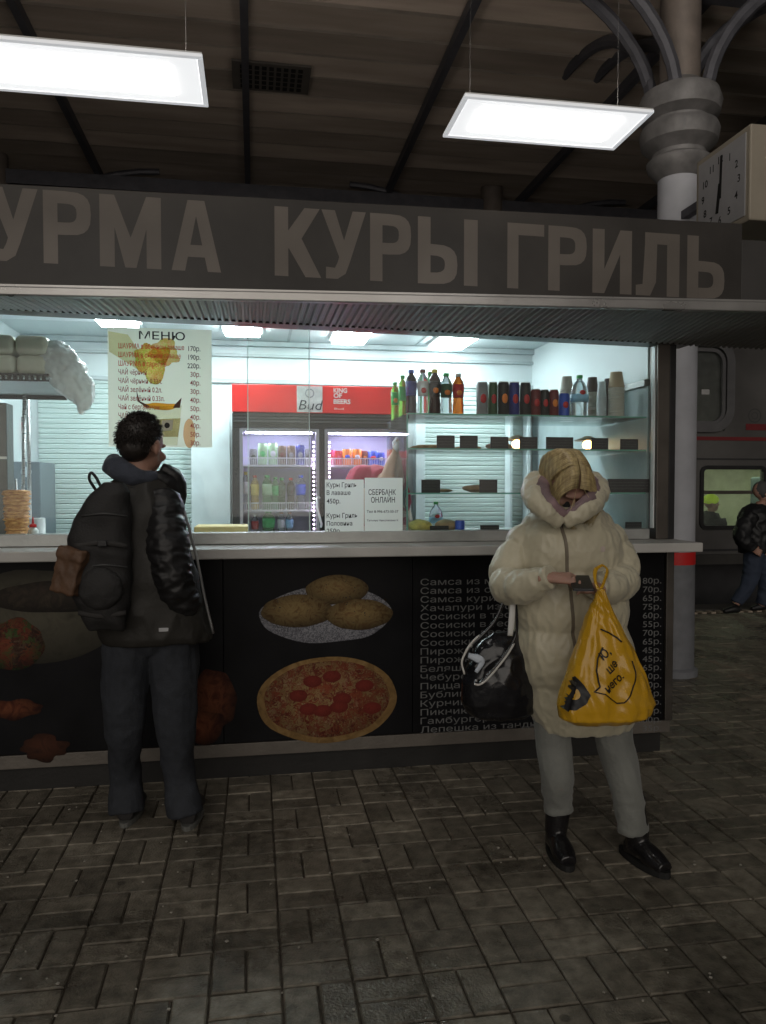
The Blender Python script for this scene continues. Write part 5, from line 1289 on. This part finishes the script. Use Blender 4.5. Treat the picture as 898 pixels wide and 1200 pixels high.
hand(mb_, Q(125, 710, .18), (.5, .6, -.3), (0, 0, 1), 1.0, .5, 1); hand(mb_, Q(220, 712, -.02), (.1, .4, -1), (-1, 0, 0), 1.0, .4, 1)
link('body', remesh(mb_, .006, 1), M('skin_man', (.34, .19, .14), .5, 0, .1, 14, .08, 150), mt_p, True)
hm = M('dark_hair', (.018, .014, .012), .45, 0, .4, 40, .2, 150, stretch=(4, 4, 1))
m = MB(); m.ell(mhc + mR @ Vector((0, .030, .040)), (.086, .097, .092), mR, 22, 14); m.ell(mhc + mR @ Vector((0, .055, -.02)), (.068, .062, .06), mR, 18, 10); rnd = random.Random(5)
for i in range(3200):
    a = rnd.uniform(0, 2 * math.pi); b = rnd.uniform(-.75, 1.5)
    q = Vector((math.cos(a) * math.cos(b), math.sin(a) * math.cos(b), math.sin(b)))
    if q.y < -.35 and q.z < .55: continue
    if abs(q.x) > .7 and q.z < .1 and q.y < .2: continue
    c = Vector((0, .028, .036)); base = c + Vector((q.x * .083, q.y * .095, q.z * .092))
    d_ = (q * .55 + Vector((rnd.uniform(-.5, .5), rnd.uniform(-.5, .2), rnd.uniform(-1.0, .1) if q.z < .8 else rnd.uniform(-.1, .1)))).normalized(); ln = rnd.uniform(.014, .030)
    pts = [mhc + mR @ base, mhc + mR @ (base + d_ * ln * .6), mhc + mR @ (base + d_ * ln + Vector((0, -.004, -.004)))]
    m.tube(pts, [.0019, .0015, .0004], 3)
m.build('hair', hm, mt_p, True)
jm = M('black_jacket_nylon', (.012, .0115, .012), .46, 0, .3, 6, .15, 40)
jg = M('grey_green_jacket_shell', (.022, .020, .017), .6, 0, .2, 8, .2, 50)
m = MB(); keysm = [(556, 148, 182, .055), (566, 132, 196, .09), (580, 119, 207, .12), (600, 112, 213, .14), (640, 108, 220, .15), (680, 108, 231, .155), (715, 112, 240, .155), (742, 118, 247, .15), (749, 122, 248, .14)]
rs = []; kk = []
for i in range(len(keysm) - 1):
    for t in range(5): kk.append(tuple(a + (b - a) * t / 5 for a, b in zip(keysm[i], keysm[i + 1])))
kk.append(keysm[-1])
for (y, x0, x1, dp) in kk:
    a, b = Q(x0, y), Q(x1, y); c = (a + b) / 2; hw = (b.x - a.x) / 2
    rs.append([c + Vector((hw * math.copysign(abs(math.cos(2*math.pi*k_/40)) ** .85, math.cos(2*math.pi*k_/40)), dp * math.copysign(abs(math.sin(2*math.pi*k_/40)) ** .85, math.sin(2*math.pi*k_/40)), 0)) for k_ in range(40)])
m.rings(rs)
link('jacket', remesh(m, .008, 2, folds(9, .010, (1, 1, .6), 2)), jg, mt_p, True)
m = MB(); sleeve(m, [Q(190, 582, -.03), Q(194, 620, -.09), Q(199, 655, -.13), Q(208, 692, -.12), Q(219, 712, -.06)], [.078, .086, .082, .074, .062], (.2, .47, .55, .8), .006)
sleeve(m, [Q(126, 588, 0), Q(112, 625, .0), Q(104, 665, .02), Q(118, 700, .12)], [.068, .068, .062, .05], (.2, .4, .6, .8))
link('sleeves', remesh(m, .007, 2, folds(15, .008, (1, 1, 2), 5)), jm, mt_p, True)
m = MB(); limb(m, [Q(183, 556, -.03), Q(196, 566, -.01), Q(205, 580, .03), Q(211, 600, .06)], [(.022, .03), (.035, .04), (.034, .045), (.02, .03)], 12)
limb(m, [Q(196, 560, .05), Q(207, 568, .06), Q(213, 583, .07)], [(.02, .04), (.03, .045), (.02, .03)], 12)
limb(m, [Q(190, 548, .02), Q(205, 556, .03), Q(213, 572, .04), Q(214, 590, .05)], [(.02, .035), (.025, .05), (.022, .04), (.012, .02)], 12)
link('collar_flap', remesh(m, .006, 2, folds(16, .004)), jm, mt_p, True)
m = MB(); limb(m, [Q(192, 558, .04), Q(180, 560, -.045), Q(160, 559, -.085), Q(141, 550, -.06), Q(131, 543, .02), Q(138, 540, .08)], [(.016, .02), (.02, .026), (.026, .036), (.034, .046), (.034, .044), (.02, .02)], 14, ref=(0, 0, 1))
link('hoodie_hood', remesh(m, .006, 2, folds(14, .006)), M('blue_grey_hoodie', (.035, .04, .055), .8, 0, .15, 12, .3, 90, sheen=.1), mt_p, True)
m = MB(); lnp = [(214, 592), (222, 620), (232, 660), (240, 700), (250, 742)]
zpts = [Q(a, b, -.06 + .0004 * (b - 592)) for a, b in lnp]
limb(m, zpts, [(.006, .01)] * 5, 8); m.build('jacket_zip', M('zip_silver', (.4, .4, .4), .35, .7), mt_p, True)
c = Q(192, 738, -.155); MB().box(c - Vector((.02, .002, .008)), c + Vector((.02, .002, .008))).build('hem_badge', M('badge_silver', (.35, .35, .36), .4), mt_p, bev=.002)
jn = M('dark_jeans', (.028, .031, .038), .85, 0, .2, 30, .3, 120)
m = MB(); limb(m, [Q(152, 735), Q(147, 790, 0), Q(146, 850, .01), P(147, 905, Y=fL.y + .02), P(149, 951, Y=fL.y - .005)], [.105, .098, .080, .066, .074])
limb(m, [Q(201, 735), Q(205, 790, 0), Q(206, 850, .01), P(210, 905, Y=fR.y + .02), P(217, 953, Y=fR.y - .005)], [.105, .10, .083, .067, .075]); m.ell(Q(177, 742), (.17, .12, .10))
link('jeans', remesh(m, .008, 2, folds(9, .008, (1, 1, .8), 9)), jn, mt_p, True)
for g in (fL, fR):
    m = MB(); limb(m, [g + Vector((-.005, -.05, .055)), g + Vector((0, .04, .065)), g + Vector((.02, .13, .05)), g + Vector((.03, .19, .035))], [(.038, .045), (.042, .05), (.044, .036), (.03, .024)], 12, ref=(0, 0, 1))
    s_ = link('shoe', remesh(m, .007, 2), M('dark_shoe', (.03, .028, .028), .5), mt_p, True)
    m = MB(); m.rings([[g + Vector((.01 + .044 * math.cos(a) + .015 * math.sin(a), .065 + .145 * math.sin(a), z)) for a in [2 * math.pi * k_ / 20 for k_ in range(20)]] for z in (.001, .022)]); m.build('shoe_sole', M('grey_sole', (.14, .14, .13), .7), s_)
# backpack
bp_ = thing('backpack', 'black backpack with brown pouch worn by the man at the counter', 'backpack', Q(115, 730, -.2))
m = MB(); bk2 = [(566, 122, 146, .03), (580, 108, 151, .045), (600, 94, 153, .055), (630, 80, 154, .065), (672, 80, 153, .07), (705, 90, 151, .065), (726, 98, 148, .055), (738, 105, 145, .03)]
rs = []; kk = []
for i in range(len(bk2) - 1):
    for t in range(5): kk.append(tuple(a + (b - a) * t / 5 for a, b in zip(bk2[i], bk2[i + 1])))
kk.append(bk2[-1])
for (y, x0, x1, dp) in kk:
    a, b = Q(x0, y, -.20), Q(x1, y, -.20); c = (a + b) / 2; hw = (b.x - a.x) / 2
    rs.append([c + Vector((hw * math.copysign(abs(math.cos(2*math.pi*k_/40)) ** .8, math.cos(2*math.pi*k_/40)), dp * math.copysign(abs(math.sin(2*math.pi*k_/40)) ** .8, math.sin(2*math.pi*k_/40)), 0)) for k_ in range(40)])
m.rings(rs); bpm = M('backpack_cordura', (.02, .019, .019), .7, 0, .3, 10, .3, 120)
link('main_pack', remesh(m, .008, 1, folds(8, .009, o=7)), bpm, bp_, True)
m = MB(); c = Q(86, 668, -.24); rt = Matrix.Rotation(R(14), 3, 'Y') @ Matrix.Rotation(R(-20), 3, 'Z')
m.box(c - Vector((.05, .05, .09)), c + Vector((.05, .05, .075)), rt, c); m.box(c - Vector((.054, .056, -.045)), c + Vector((.054, .056, .085)), rt, c)
link('side_pouch', remesh(m, .006, 6, folds(20, .006, o=2)), M('brown_pouch', (.11, .06, .035), .6, 0, .25, 12, .3, 60), bp_, True)
m = MB(); limb(m, [Q(113, 575, -.18), Q(105, 562, -.19), Q(107, 554, -.19), Q(113, 560, -.19), Q(119, 572, -.19)], [(.006, .010)] * 5, 8); m.build('grab_loop', bpm, bp_, True)
for pts in ([(155, 572, -.10), (160, 562, -.03), (164, 570, .10), (160, 610, .155), (150, 670, .15)],):
    m = MB(); limb(m, [Q(*q) for q in pts], [(.022, .006)] * len(pts), 8); m.build('shoulder_strap', bpm, bp_, True)
for i in range(2):
    m = MB(); limb(m, [Q(96 + i * 3, 605 + 60 * i, -.255), Q(122, 602 + 60 * i, -.272), Q(150, 605 + 60 * i, -.25)], [(.003, .004)] * 3, 6)
    m.build('pack_zip', M('zip_dark', (.06, .06, .06), .4, .5), bp_, True)

for pts in ([(88, 640, -.255), (118, 636, -.280), (150, 640, -.25)], [(92, 718, -.245), (118, 722, -.262), (148, 718, -.245)]):
    m = MB(); limb(m, [Q(*q) for q in pts], [(.003, .010)] * 3, 8, ref=(0, 0, 1)); m.build('webbing_strap', M('webbing', (.035, .033, .032), .8), bp_, True)
c = Q(120, 637, -.285); MB().box(c - Vector((.018, .006, .012)), c + Vector((.018, .006, .012))).build('buckle', black, bp_, bev=.003)
m = MB(); c = Q(118, 690, -.26); m.ell(c, (.085, .035, .085)); link('front_pocket', remesh(m, .006, 2, folds(14, .004, o=3)), bpm, bp_, True)

# --- seller (bent over behind the glass)
SY = 4.78
def S(px, py, dy=0): return P(px, py, Y=SY + dy)
sp_ = thing('person', 'seller in a burgundy top reaching an arm up behind the notices', 'person', (S(440, 600).x, SY, .15))
m = MB(); sh_ = S(432, 592, -.25)
head(m, sh_, Matrix.Rotation(R(20), 3, 'Z') @ Matrix.Rotation(R(55), 3, 'X'), .98)
limb(m, [S(440, 600, .25), S(438, 578, .05), S(436, 584, -.10), S(433, 590, -.18)], [(.15, .10), (.17, .10), (.07, .06), (.05, .05)])
limb(m, [(S(440, 600, .25).x, SY + .25, 1.25), (S(440, 600, .25).x, SY + .25, .95), (S(440, 600).x, SY + .22, .55), (S(440, 600).x, SY + .2, .2)], [(.15, .12), (.16, .13), (.13, .1), (.09, .08)])
armw = S(463, 533, -.32)
limb(m, [S(438, 560, .0), S(452, 562, -.18), S(459, 543, -.28), armw], [.055, .045, .035, .027])
hand(m, armw, (.25, -.2, .9), (.6, -.6, 0), .9, .35, 1)
limb(m, [S(466, 575, .0), S(474, 600, -.05), S(481, 620, -.2)], [.05, .042, .03]); hand(m, S(481, 620, -.2), (.2, -.6, -.2), (0, 0, -1), .9, .3, -1)
link('body', remesh(m, .007, 1), M('skin_seller', (.50, .32, .24), .5, 0, .08, 12), sp_, True)
m = MB(); limb(m, [S(444, 625, .25), S(446, 605, .25), S(438, 575, .10), S(436, 572, -.02)], [(.17, .13), (.18, .13), (.19, .12), (.12, .08)])
limb(m, [S(428, 562, .02), S(440, 558, -.06), S(448, 560, -.14)], [.07, .068, .06]); limb(m, [S(455, 560, .02), S(466, 575, .0), S(472, 592, -.03)], [.075, .068, .055])
m.ell(S(427, 572, -.05), (.125, .12, .145)); m.ell(S(462, 585, -.05), (.10, .10, .16))
link('top', remesh(m, .008, 2, folds(12, .008)), M('burgundy_top', (.30, .012, .045), .8, 0, .15, 10, .2, 60), sp_, True)
m = MB(); m.ell(sh_ + Vector((0, .03, .04)), (.09, .10, .09)); link('hair', remesh(m, .008, 1, folds(30, .004)), hm, sp_, True)
m = MB(); m.ell(armw + Vector((.02, -.02, .06)), (.035, .035, .05)); link('glove', remesh(m, .005, 1, folds(30, .006)), M('clear_glove', (.6, .62, .64), .3, trans=.3), sp_, True)

# ------------------------------------------------------------ train opposite
TRY = 9.75
trn = thing('commuter_train', 'grey double deck carriage with a red stripe and lit lower window', 'train', (5, 11, -1.1))
tb = M('carriage_grey', (.095, .092, .09), .5, .2, .25, 1.3, .1, 12, spec=.2); tdk = M('carriage_dark', (.03, .03, .032), .5, .2, .2, 5); tred = M('carriage_red', (.15, .015, .018), .4, 0, .1, 3)
wz0, wz1 = P(860, 617, Y=TRY).z, P(860, 549, Y=TRY).z
wx0, wx1 = P(823, 580, Y=TRY).x, P(895, 580, Y=TRY).x
uz0, uz1 = P(840, 505, Y=TRY).z, P(840, 405, Y=TRY).z; ux1 = P(850, 450, Y=TRY).x; ux0 = ux1 - 1.3
X0, X1 = -14, 18; zb_, zt2 = .42, 4.1
pitch_ = 1.75; wins = [wx0 + (i) * pitch_ for i in range(-9, 7)]
ww = wx1 - wx0
sd_ = MB()
sd_.box((X0, TRY, zb_), (X1, TRY + .08, wz0)); sd_.box((X0, TRY, wz1), (X1, TRY + .08, uz0 - .05))
e = X0
for wx in wins:
    if wx > e: sd_.box((e, TRY + .0005, wz0), (wx, TRY + .0795, wz1))
    e = wx + ww
sd_.box((e, TRY + .0005, wz0), (X1, TRY + .0795, wz1))
sd_.box((X0, TRY, uz0 - .05), (ux0, TRY + .08, uz1)); sd_.box((ux1, TRY, uz0 - .05), (X1, TRY + .08, uz1)); sd_.box((X0, TRY, uz1), (X1, TRY + .08, zt2))
sd_.box((ux0, TRY + .001, uz0 - .05), (ux1, TRY + .079, uz0))
sd_.build('carriage_side', tb, trn)
MB().box((X0, TRY + .09, zt2), (X1, TRY + 2.8, zt2 + .15)).build('carriage_roof', tdk, trn)
MB().box((X0, TRY + 2.7, zb_), (X1, TRY + 2.8, zt2)).build('far_side', M('train_inner_cream', (.5, .5, .38), .6), trn)
MB().box((X0, TRY + .09, zb_ - .02), (X1, TRY + 2.69, zb_)).build('carriage_floor', tdk, trn)
MB().box((X0, TRY + .09, wz1 + .28), (X1, TRY + 2.69, wz1 + .34)).build('upper_deck_floor', M('train_inner_cream', (.5,)*3), trn)
MB().box((X0, TRY + .3, -.95), (X1, TRY + 2.5, zb_ - .03)).build('underframe', tdk, trn)
for z_, h_, m__ in ((uz0 - .13, .05, tred), (.60, .03, tdk), (wz1 + .12, .02, tdk)):
    MB().box((X0, TRY - .008, z_), (X1, TRY - .0005, z_ + h_)).build('stripe', m__, trn)
MB().box((X0, TRY - .05, .42), (X1, TRY - .002, .56)).build('side_step', M('step_dark', (.05, .048, .045), .5, .3), trn)
def rrect(x0, x1, z0, z1, r, Y, dY, th, n=6):
    def loop(x0, x1, z0, z1, r):
        pts = []
        for cx, cz, a0 in ((x1 - r, z1 - r, 0), (x0 + r, z1 - r, 90), (x0 + r, z0 + r, 180), (x1 - r, z0 + r, 270)):
            for k_ in range(n + 1): a = R(a0 + 90 * k_ / n); pts.append((cx + r * math.cos(a), cz + r * math.sin(a)))
        return pts
    o_ = loop(x0, x1, z0, z1, r); i_ = loop(x0 + th, x1 - th, z0 + th, z1 - th, max(.01, r - th)); m = MB(); k = len(o_)
    m.add([(x, Y, z) for x, z in o_] + [(x, Y, z) for x, z in i_] + [(x, Y + dY, z) for x, z in o_] + [(x, Y + dY, z) for x, z in i_],
          [f for j in range(k) for f in (((j, (j+1) % k, k + (j+1) % k, k + j)), (2*k + j, 3*k + j, 3*k + (j+1) % k, 2*k + (j+1) % k), (j, 2*k + j, 2*k + (j+1) % k, (j+1) % k), (k + j, k + (j+1) % k, 3*k + (j+1) % k, 3*k + j))])
    return m
tgl = glass('train_glass', (.85, .9, .86), 1.0, .08)
for wx in wins:
    f_ = rrect(wx - .04, wx + ww + .04, wz0 - .04, wz1 + .04, .10, TRY - .02, .03, .055).build('window_frame', black, trn)
    MB().box((wx, TRY + .02, wz0), (wx + ww, TRY + .026, wz1)).build('window_pane', tgl, f_)
    MB().box((wx + .02, TRY + .0, wz0 + (wz1 - wz0) * .56), (wx + ww - .02, TRY + .0195, wz0 + (wz1 - wz0) * .62)).build('window_bar', alud, f_)
f_ = rrect(ux0 - .1, ux1 + .12, uz0 - .02, uz1 + .1, .32, TRY - .05, .05, .12).build('upper_window_frame', M('frame_grey', (.12, .12, .125), .35, .4), trn)
rrect(ux0 + .02, ux1 - .01, uz0 + .08, uz1 - .04, .2, TRY - .03, .04, .05).build('inner_frame', M('frame_grey', (.1,)*3), f_)
MB().box((ux0, TRY + .02, uz0), (ux1, TRY + .026, uz1)).build('window_pane', tgl, f_)
a = P(823, 462, Y=TRY - .004); MB().box((a.x, TRY + .012, a.z), (a.x + .12, TRY + .016, a.z + .07)).build('window_sticker', M('sticker_white', (.4, .4, .4), .5), f_)
# emblem and red plate at the right edge
em = P(885, 487, Y=TRY - .01); m = MB()
for rr_ in ((.10, .085), (.05, .04)):
    for k_ in range(24):
        a0, a1 = 2*math.pi*k_/24, 2*math.pi*(k_+1)/24
        m.add([(em.x + r_*math.cos(a), TRY - .004, em.z + r_*math.sin(a)) for r_, a in ((rr_[1], a0), (rr_[0], a0), (rr_[0], a1), (rr_[1], a1))], [(0,1,2,3)])
m.build('round_emblem', M('emblem_dark', (.05, .05, .05), .5), trn)
a = P(874, 504, Y=TRY); b = P(898, 497, Y=TRY); MB().box((a.x, TRY - .006, a.z), (b.x + .1, TRY - .001, b.z)).build('red_plate', tred, trn)
til = M('train_lamp', (.95, 1, .8), .5, emit=5, ecol=(.9, 1.0, .72), var=0)
MB().box((X0 + 1, TRY + 1.2, wz1 + .22), (X1 - 1, TRY + 1.5, wz1 + .26)).build('ceiling_lamp', til, trn)
for i in (0, 1):
    sx = wx0 + .02 + i * 1.7
    st_ = thing('train_seat', ('grey high back seat behind the left of the lit train window' if i == 0 else 'grey high back seat beyond the right edge of the lit window'), 'seat', (sx, TRY + 1.0, zb_))
    MB().box((sx - .02, TRY + .95, zb_ + .45), (sx + .14, TRY + 1.4, wz1 - .10)).build('backrest', M('seat_fabric', (.12, .16, .17), .8), st_, bev=.04, seg=4)
    MB().box((sx + .145, TRY + .95, zb_ + .35), (sx + .6, TRY + 1.4, zb_ + .47)).build('seat_cushion', M('seat_fabric', (.1,)*3), st_, bev=.03)
    MB().box((sx + .1, TRY + 1.1, zb_), (sx + .2, TRY + 1.25, zb_ + .349)).build('seat_leg', alud, st_)
# passenger with yellow hat
pc = P(837, 598, Y=TRY + .45)
pt = thing('person', 'seated passenger in dark clothes with a bright yellow-green hat behind train window', 'person', (pc.x, TRY + .45, zb_ + .47))
m = MB(); hh = P(834, 590, Y=TRY + .45); head(m, hh, Matrix.Rotation(R(70), 3, 'Z'), 1)
bx_, by_ = hh.x, hh.y
limb(m, [(bx_ - .02, by_, hh.z - .28), (bx_, by_, hh.z - .08)], [.06, .05]); limb(m, [(bx_ - .03, by_, hh.z - .75), (bx_ - .03, by_, hh.z - .3), (bx_, by_, hh.z - .16)], [(.15, .17), (.16, .19), (.07, .09)])
limb(m, [(bx_, by_ - .2, hh.z - .22), (bx_ + .05, by_ - .22, hh.z - .48), (bx_ + .28, by_ - .12, hh.z - .5)], [.05, .045, .03]); hand(m, (bx_ + .28, by_ - .12, hh.z - .5), (1, .1, 0), (0, 0, -1))
limb(m, [(bx_, by_ + .2, hh.z - .22), (bx_ + .05, by_ + .22, hh.z - .48), (bx_ + .28, by_ + .12, hh.z - .5)], [.05, .045, .03]); hand(m, (bx_ + .28, by_ + .12, hh.z - .5), (1, -.1, 0), (0, 0, -1), thumb=-1)
for s_ in (-.09, .09): limb(m, [(bx_, by_ + s_, hh.z - .72), (bx_ + .42, by_ + s_, hh.z - .68), (bx_ + .45, by_ + s_, hh.z - 1.1)], [.08, .06, .045])
link('body', remesh(m, .009, 1), skin, pt, True)
m = MB(); limb(m, [(bx_ - .03, by_, hh.z - .76), (bx_ - .03, by_, hh.z - .3), (bx_, by_, hh.z - .13)], [(.18, .2), (.19, .23), (.09, .11)])
for s_ in (-1, 1): limb(m, [(bx_, by_ + s_ * .2, hh.z - .22), (bx_ + .05, by_ + s_ * .23, hh.z - .48), (bx_ + .24, by_ + s_ * .13, hh.z - .5)], [.08, .07, .05])
link('jacket', remesh(m, .012, 2, folds(10, .01)), M('dark_wool', (.03, .03, .035), .8), pt, True)
m = MB(); m.ell(hh + Vector((-.01, 0, .055)), (.115, .10, .085)); m.box(hh + Vector((-.01, -.02, .03)), hh + Vector((.0, .02, .05)))
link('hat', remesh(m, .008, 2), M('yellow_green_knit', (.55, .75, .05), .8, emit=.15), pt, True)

# --- passer-by in front of the train
PX_, PY_ = 882, 8.0
def Z_(px, py, dy=0): return P(px, py, Y=PY_ + dy)
gt = P(872, 718, Z=0); PY_ = gt.y
pt = thing('person', 'passer-by in dark padded jacket and blue jeans walking at the right edge', 'person', (Z_(880, 700).x, PY_, 0))
m = MB(); head(m, Z_(893, 577), Matrix.Rotation(R(95), 3, 'Z'), 1.05); limb(m, [Z_(891, 600), Z_(892, 588)], [.07, .055])
limb(m, [Z_(889, 598), Z_(887, 620), Z_(887, 650)], [(.15, .12), (.17, .14), (.15, .12)])
limb(m, [Z_(884, 652, -.05), Z_(878, 682, -.08), Z_(862, 708, -.05)], [.08, .06, .045]); limb(m, [Z_(892, 652, .05), Z_(897, 682, .05), Z_(892, 710, .08)], [.08, .06, .045])
limb(m, [Z_(880, 605, -.15), Z_(872, 628, -.2), Z_(884, 645, -.22)], [.05, .045, .03]); hand(m, Z_(884, 645, -.22), (.8, 0, -.3), (0, 1, 0))
limb(m, [Z_(900, 605, .15), Z_(905, 628, .15), Z_(905, 648, .1)], [.05, .045, .03]); hand(m, Z_(905, 648, .1), (.1, 0, -1), (0, 1, 0))
link('body', remesh(m, .009, 1), skin, pt, True)
m = MB(); limb(m, [Z_(890, 592), Z_(887, 605), Z_(886, 625), Z_(886, 647)], [(.09, .09), (.21, .17), (.22, .18), (.19, .16)])
limb(m, [Z_(880, 603, -.16), Z_(869, 628, -.2), Z_(882, 643, -.22)], [.09, .085, .06]); limb(m, [Z_(900, 603, .15), Z_(906, 628, .15), Z_(905, 643, .1)], [.09, .085, .06])
link('jacket', remesh(m, .012, 2, folds(10, .014)), M('dark_padded_jacket', (.010, .0105, .012), .5, 0, .2, 8, .2), pt, True)
m = MB(); limb(m, [Z_(884, 648, -.05), Z_(878, 682, -.08), Z_(863, 706, -.05)], [.115, .085, .065]); limb(m, [Z_(892, 648, .05), Z_(898, 682, .05), Z_(893, 708, .08)], [.115, .085, .065])
link('jeans', remesh(m, .012, 2, folds(10, .01)), M('blue_jeans', (.03, .04, .065), .85, bump=.2), pt, True)
for q in ((860, -.05), (892, .08)):
    b_ = Z_(q[0], 712, q[1]); m = MB(); limb(m, [(b_.x + .07, b_.y, .05), (b_.x, b_.y, .055), (b_.x - .13, b_.y, .03)], [.04, .045, .028]); link('shoe', remesh(m, .012, 2), black, pt, True)
m = MB(); hz = Z_(893, 577); m.ell(hz + Vector((0, 0, .03)), (.108, .098, .105)); link('hood', remesh(m, .01, 2, folds(20, .004)), M('grey_knit_hood', (.07, .07, .07), .8), pt, True)
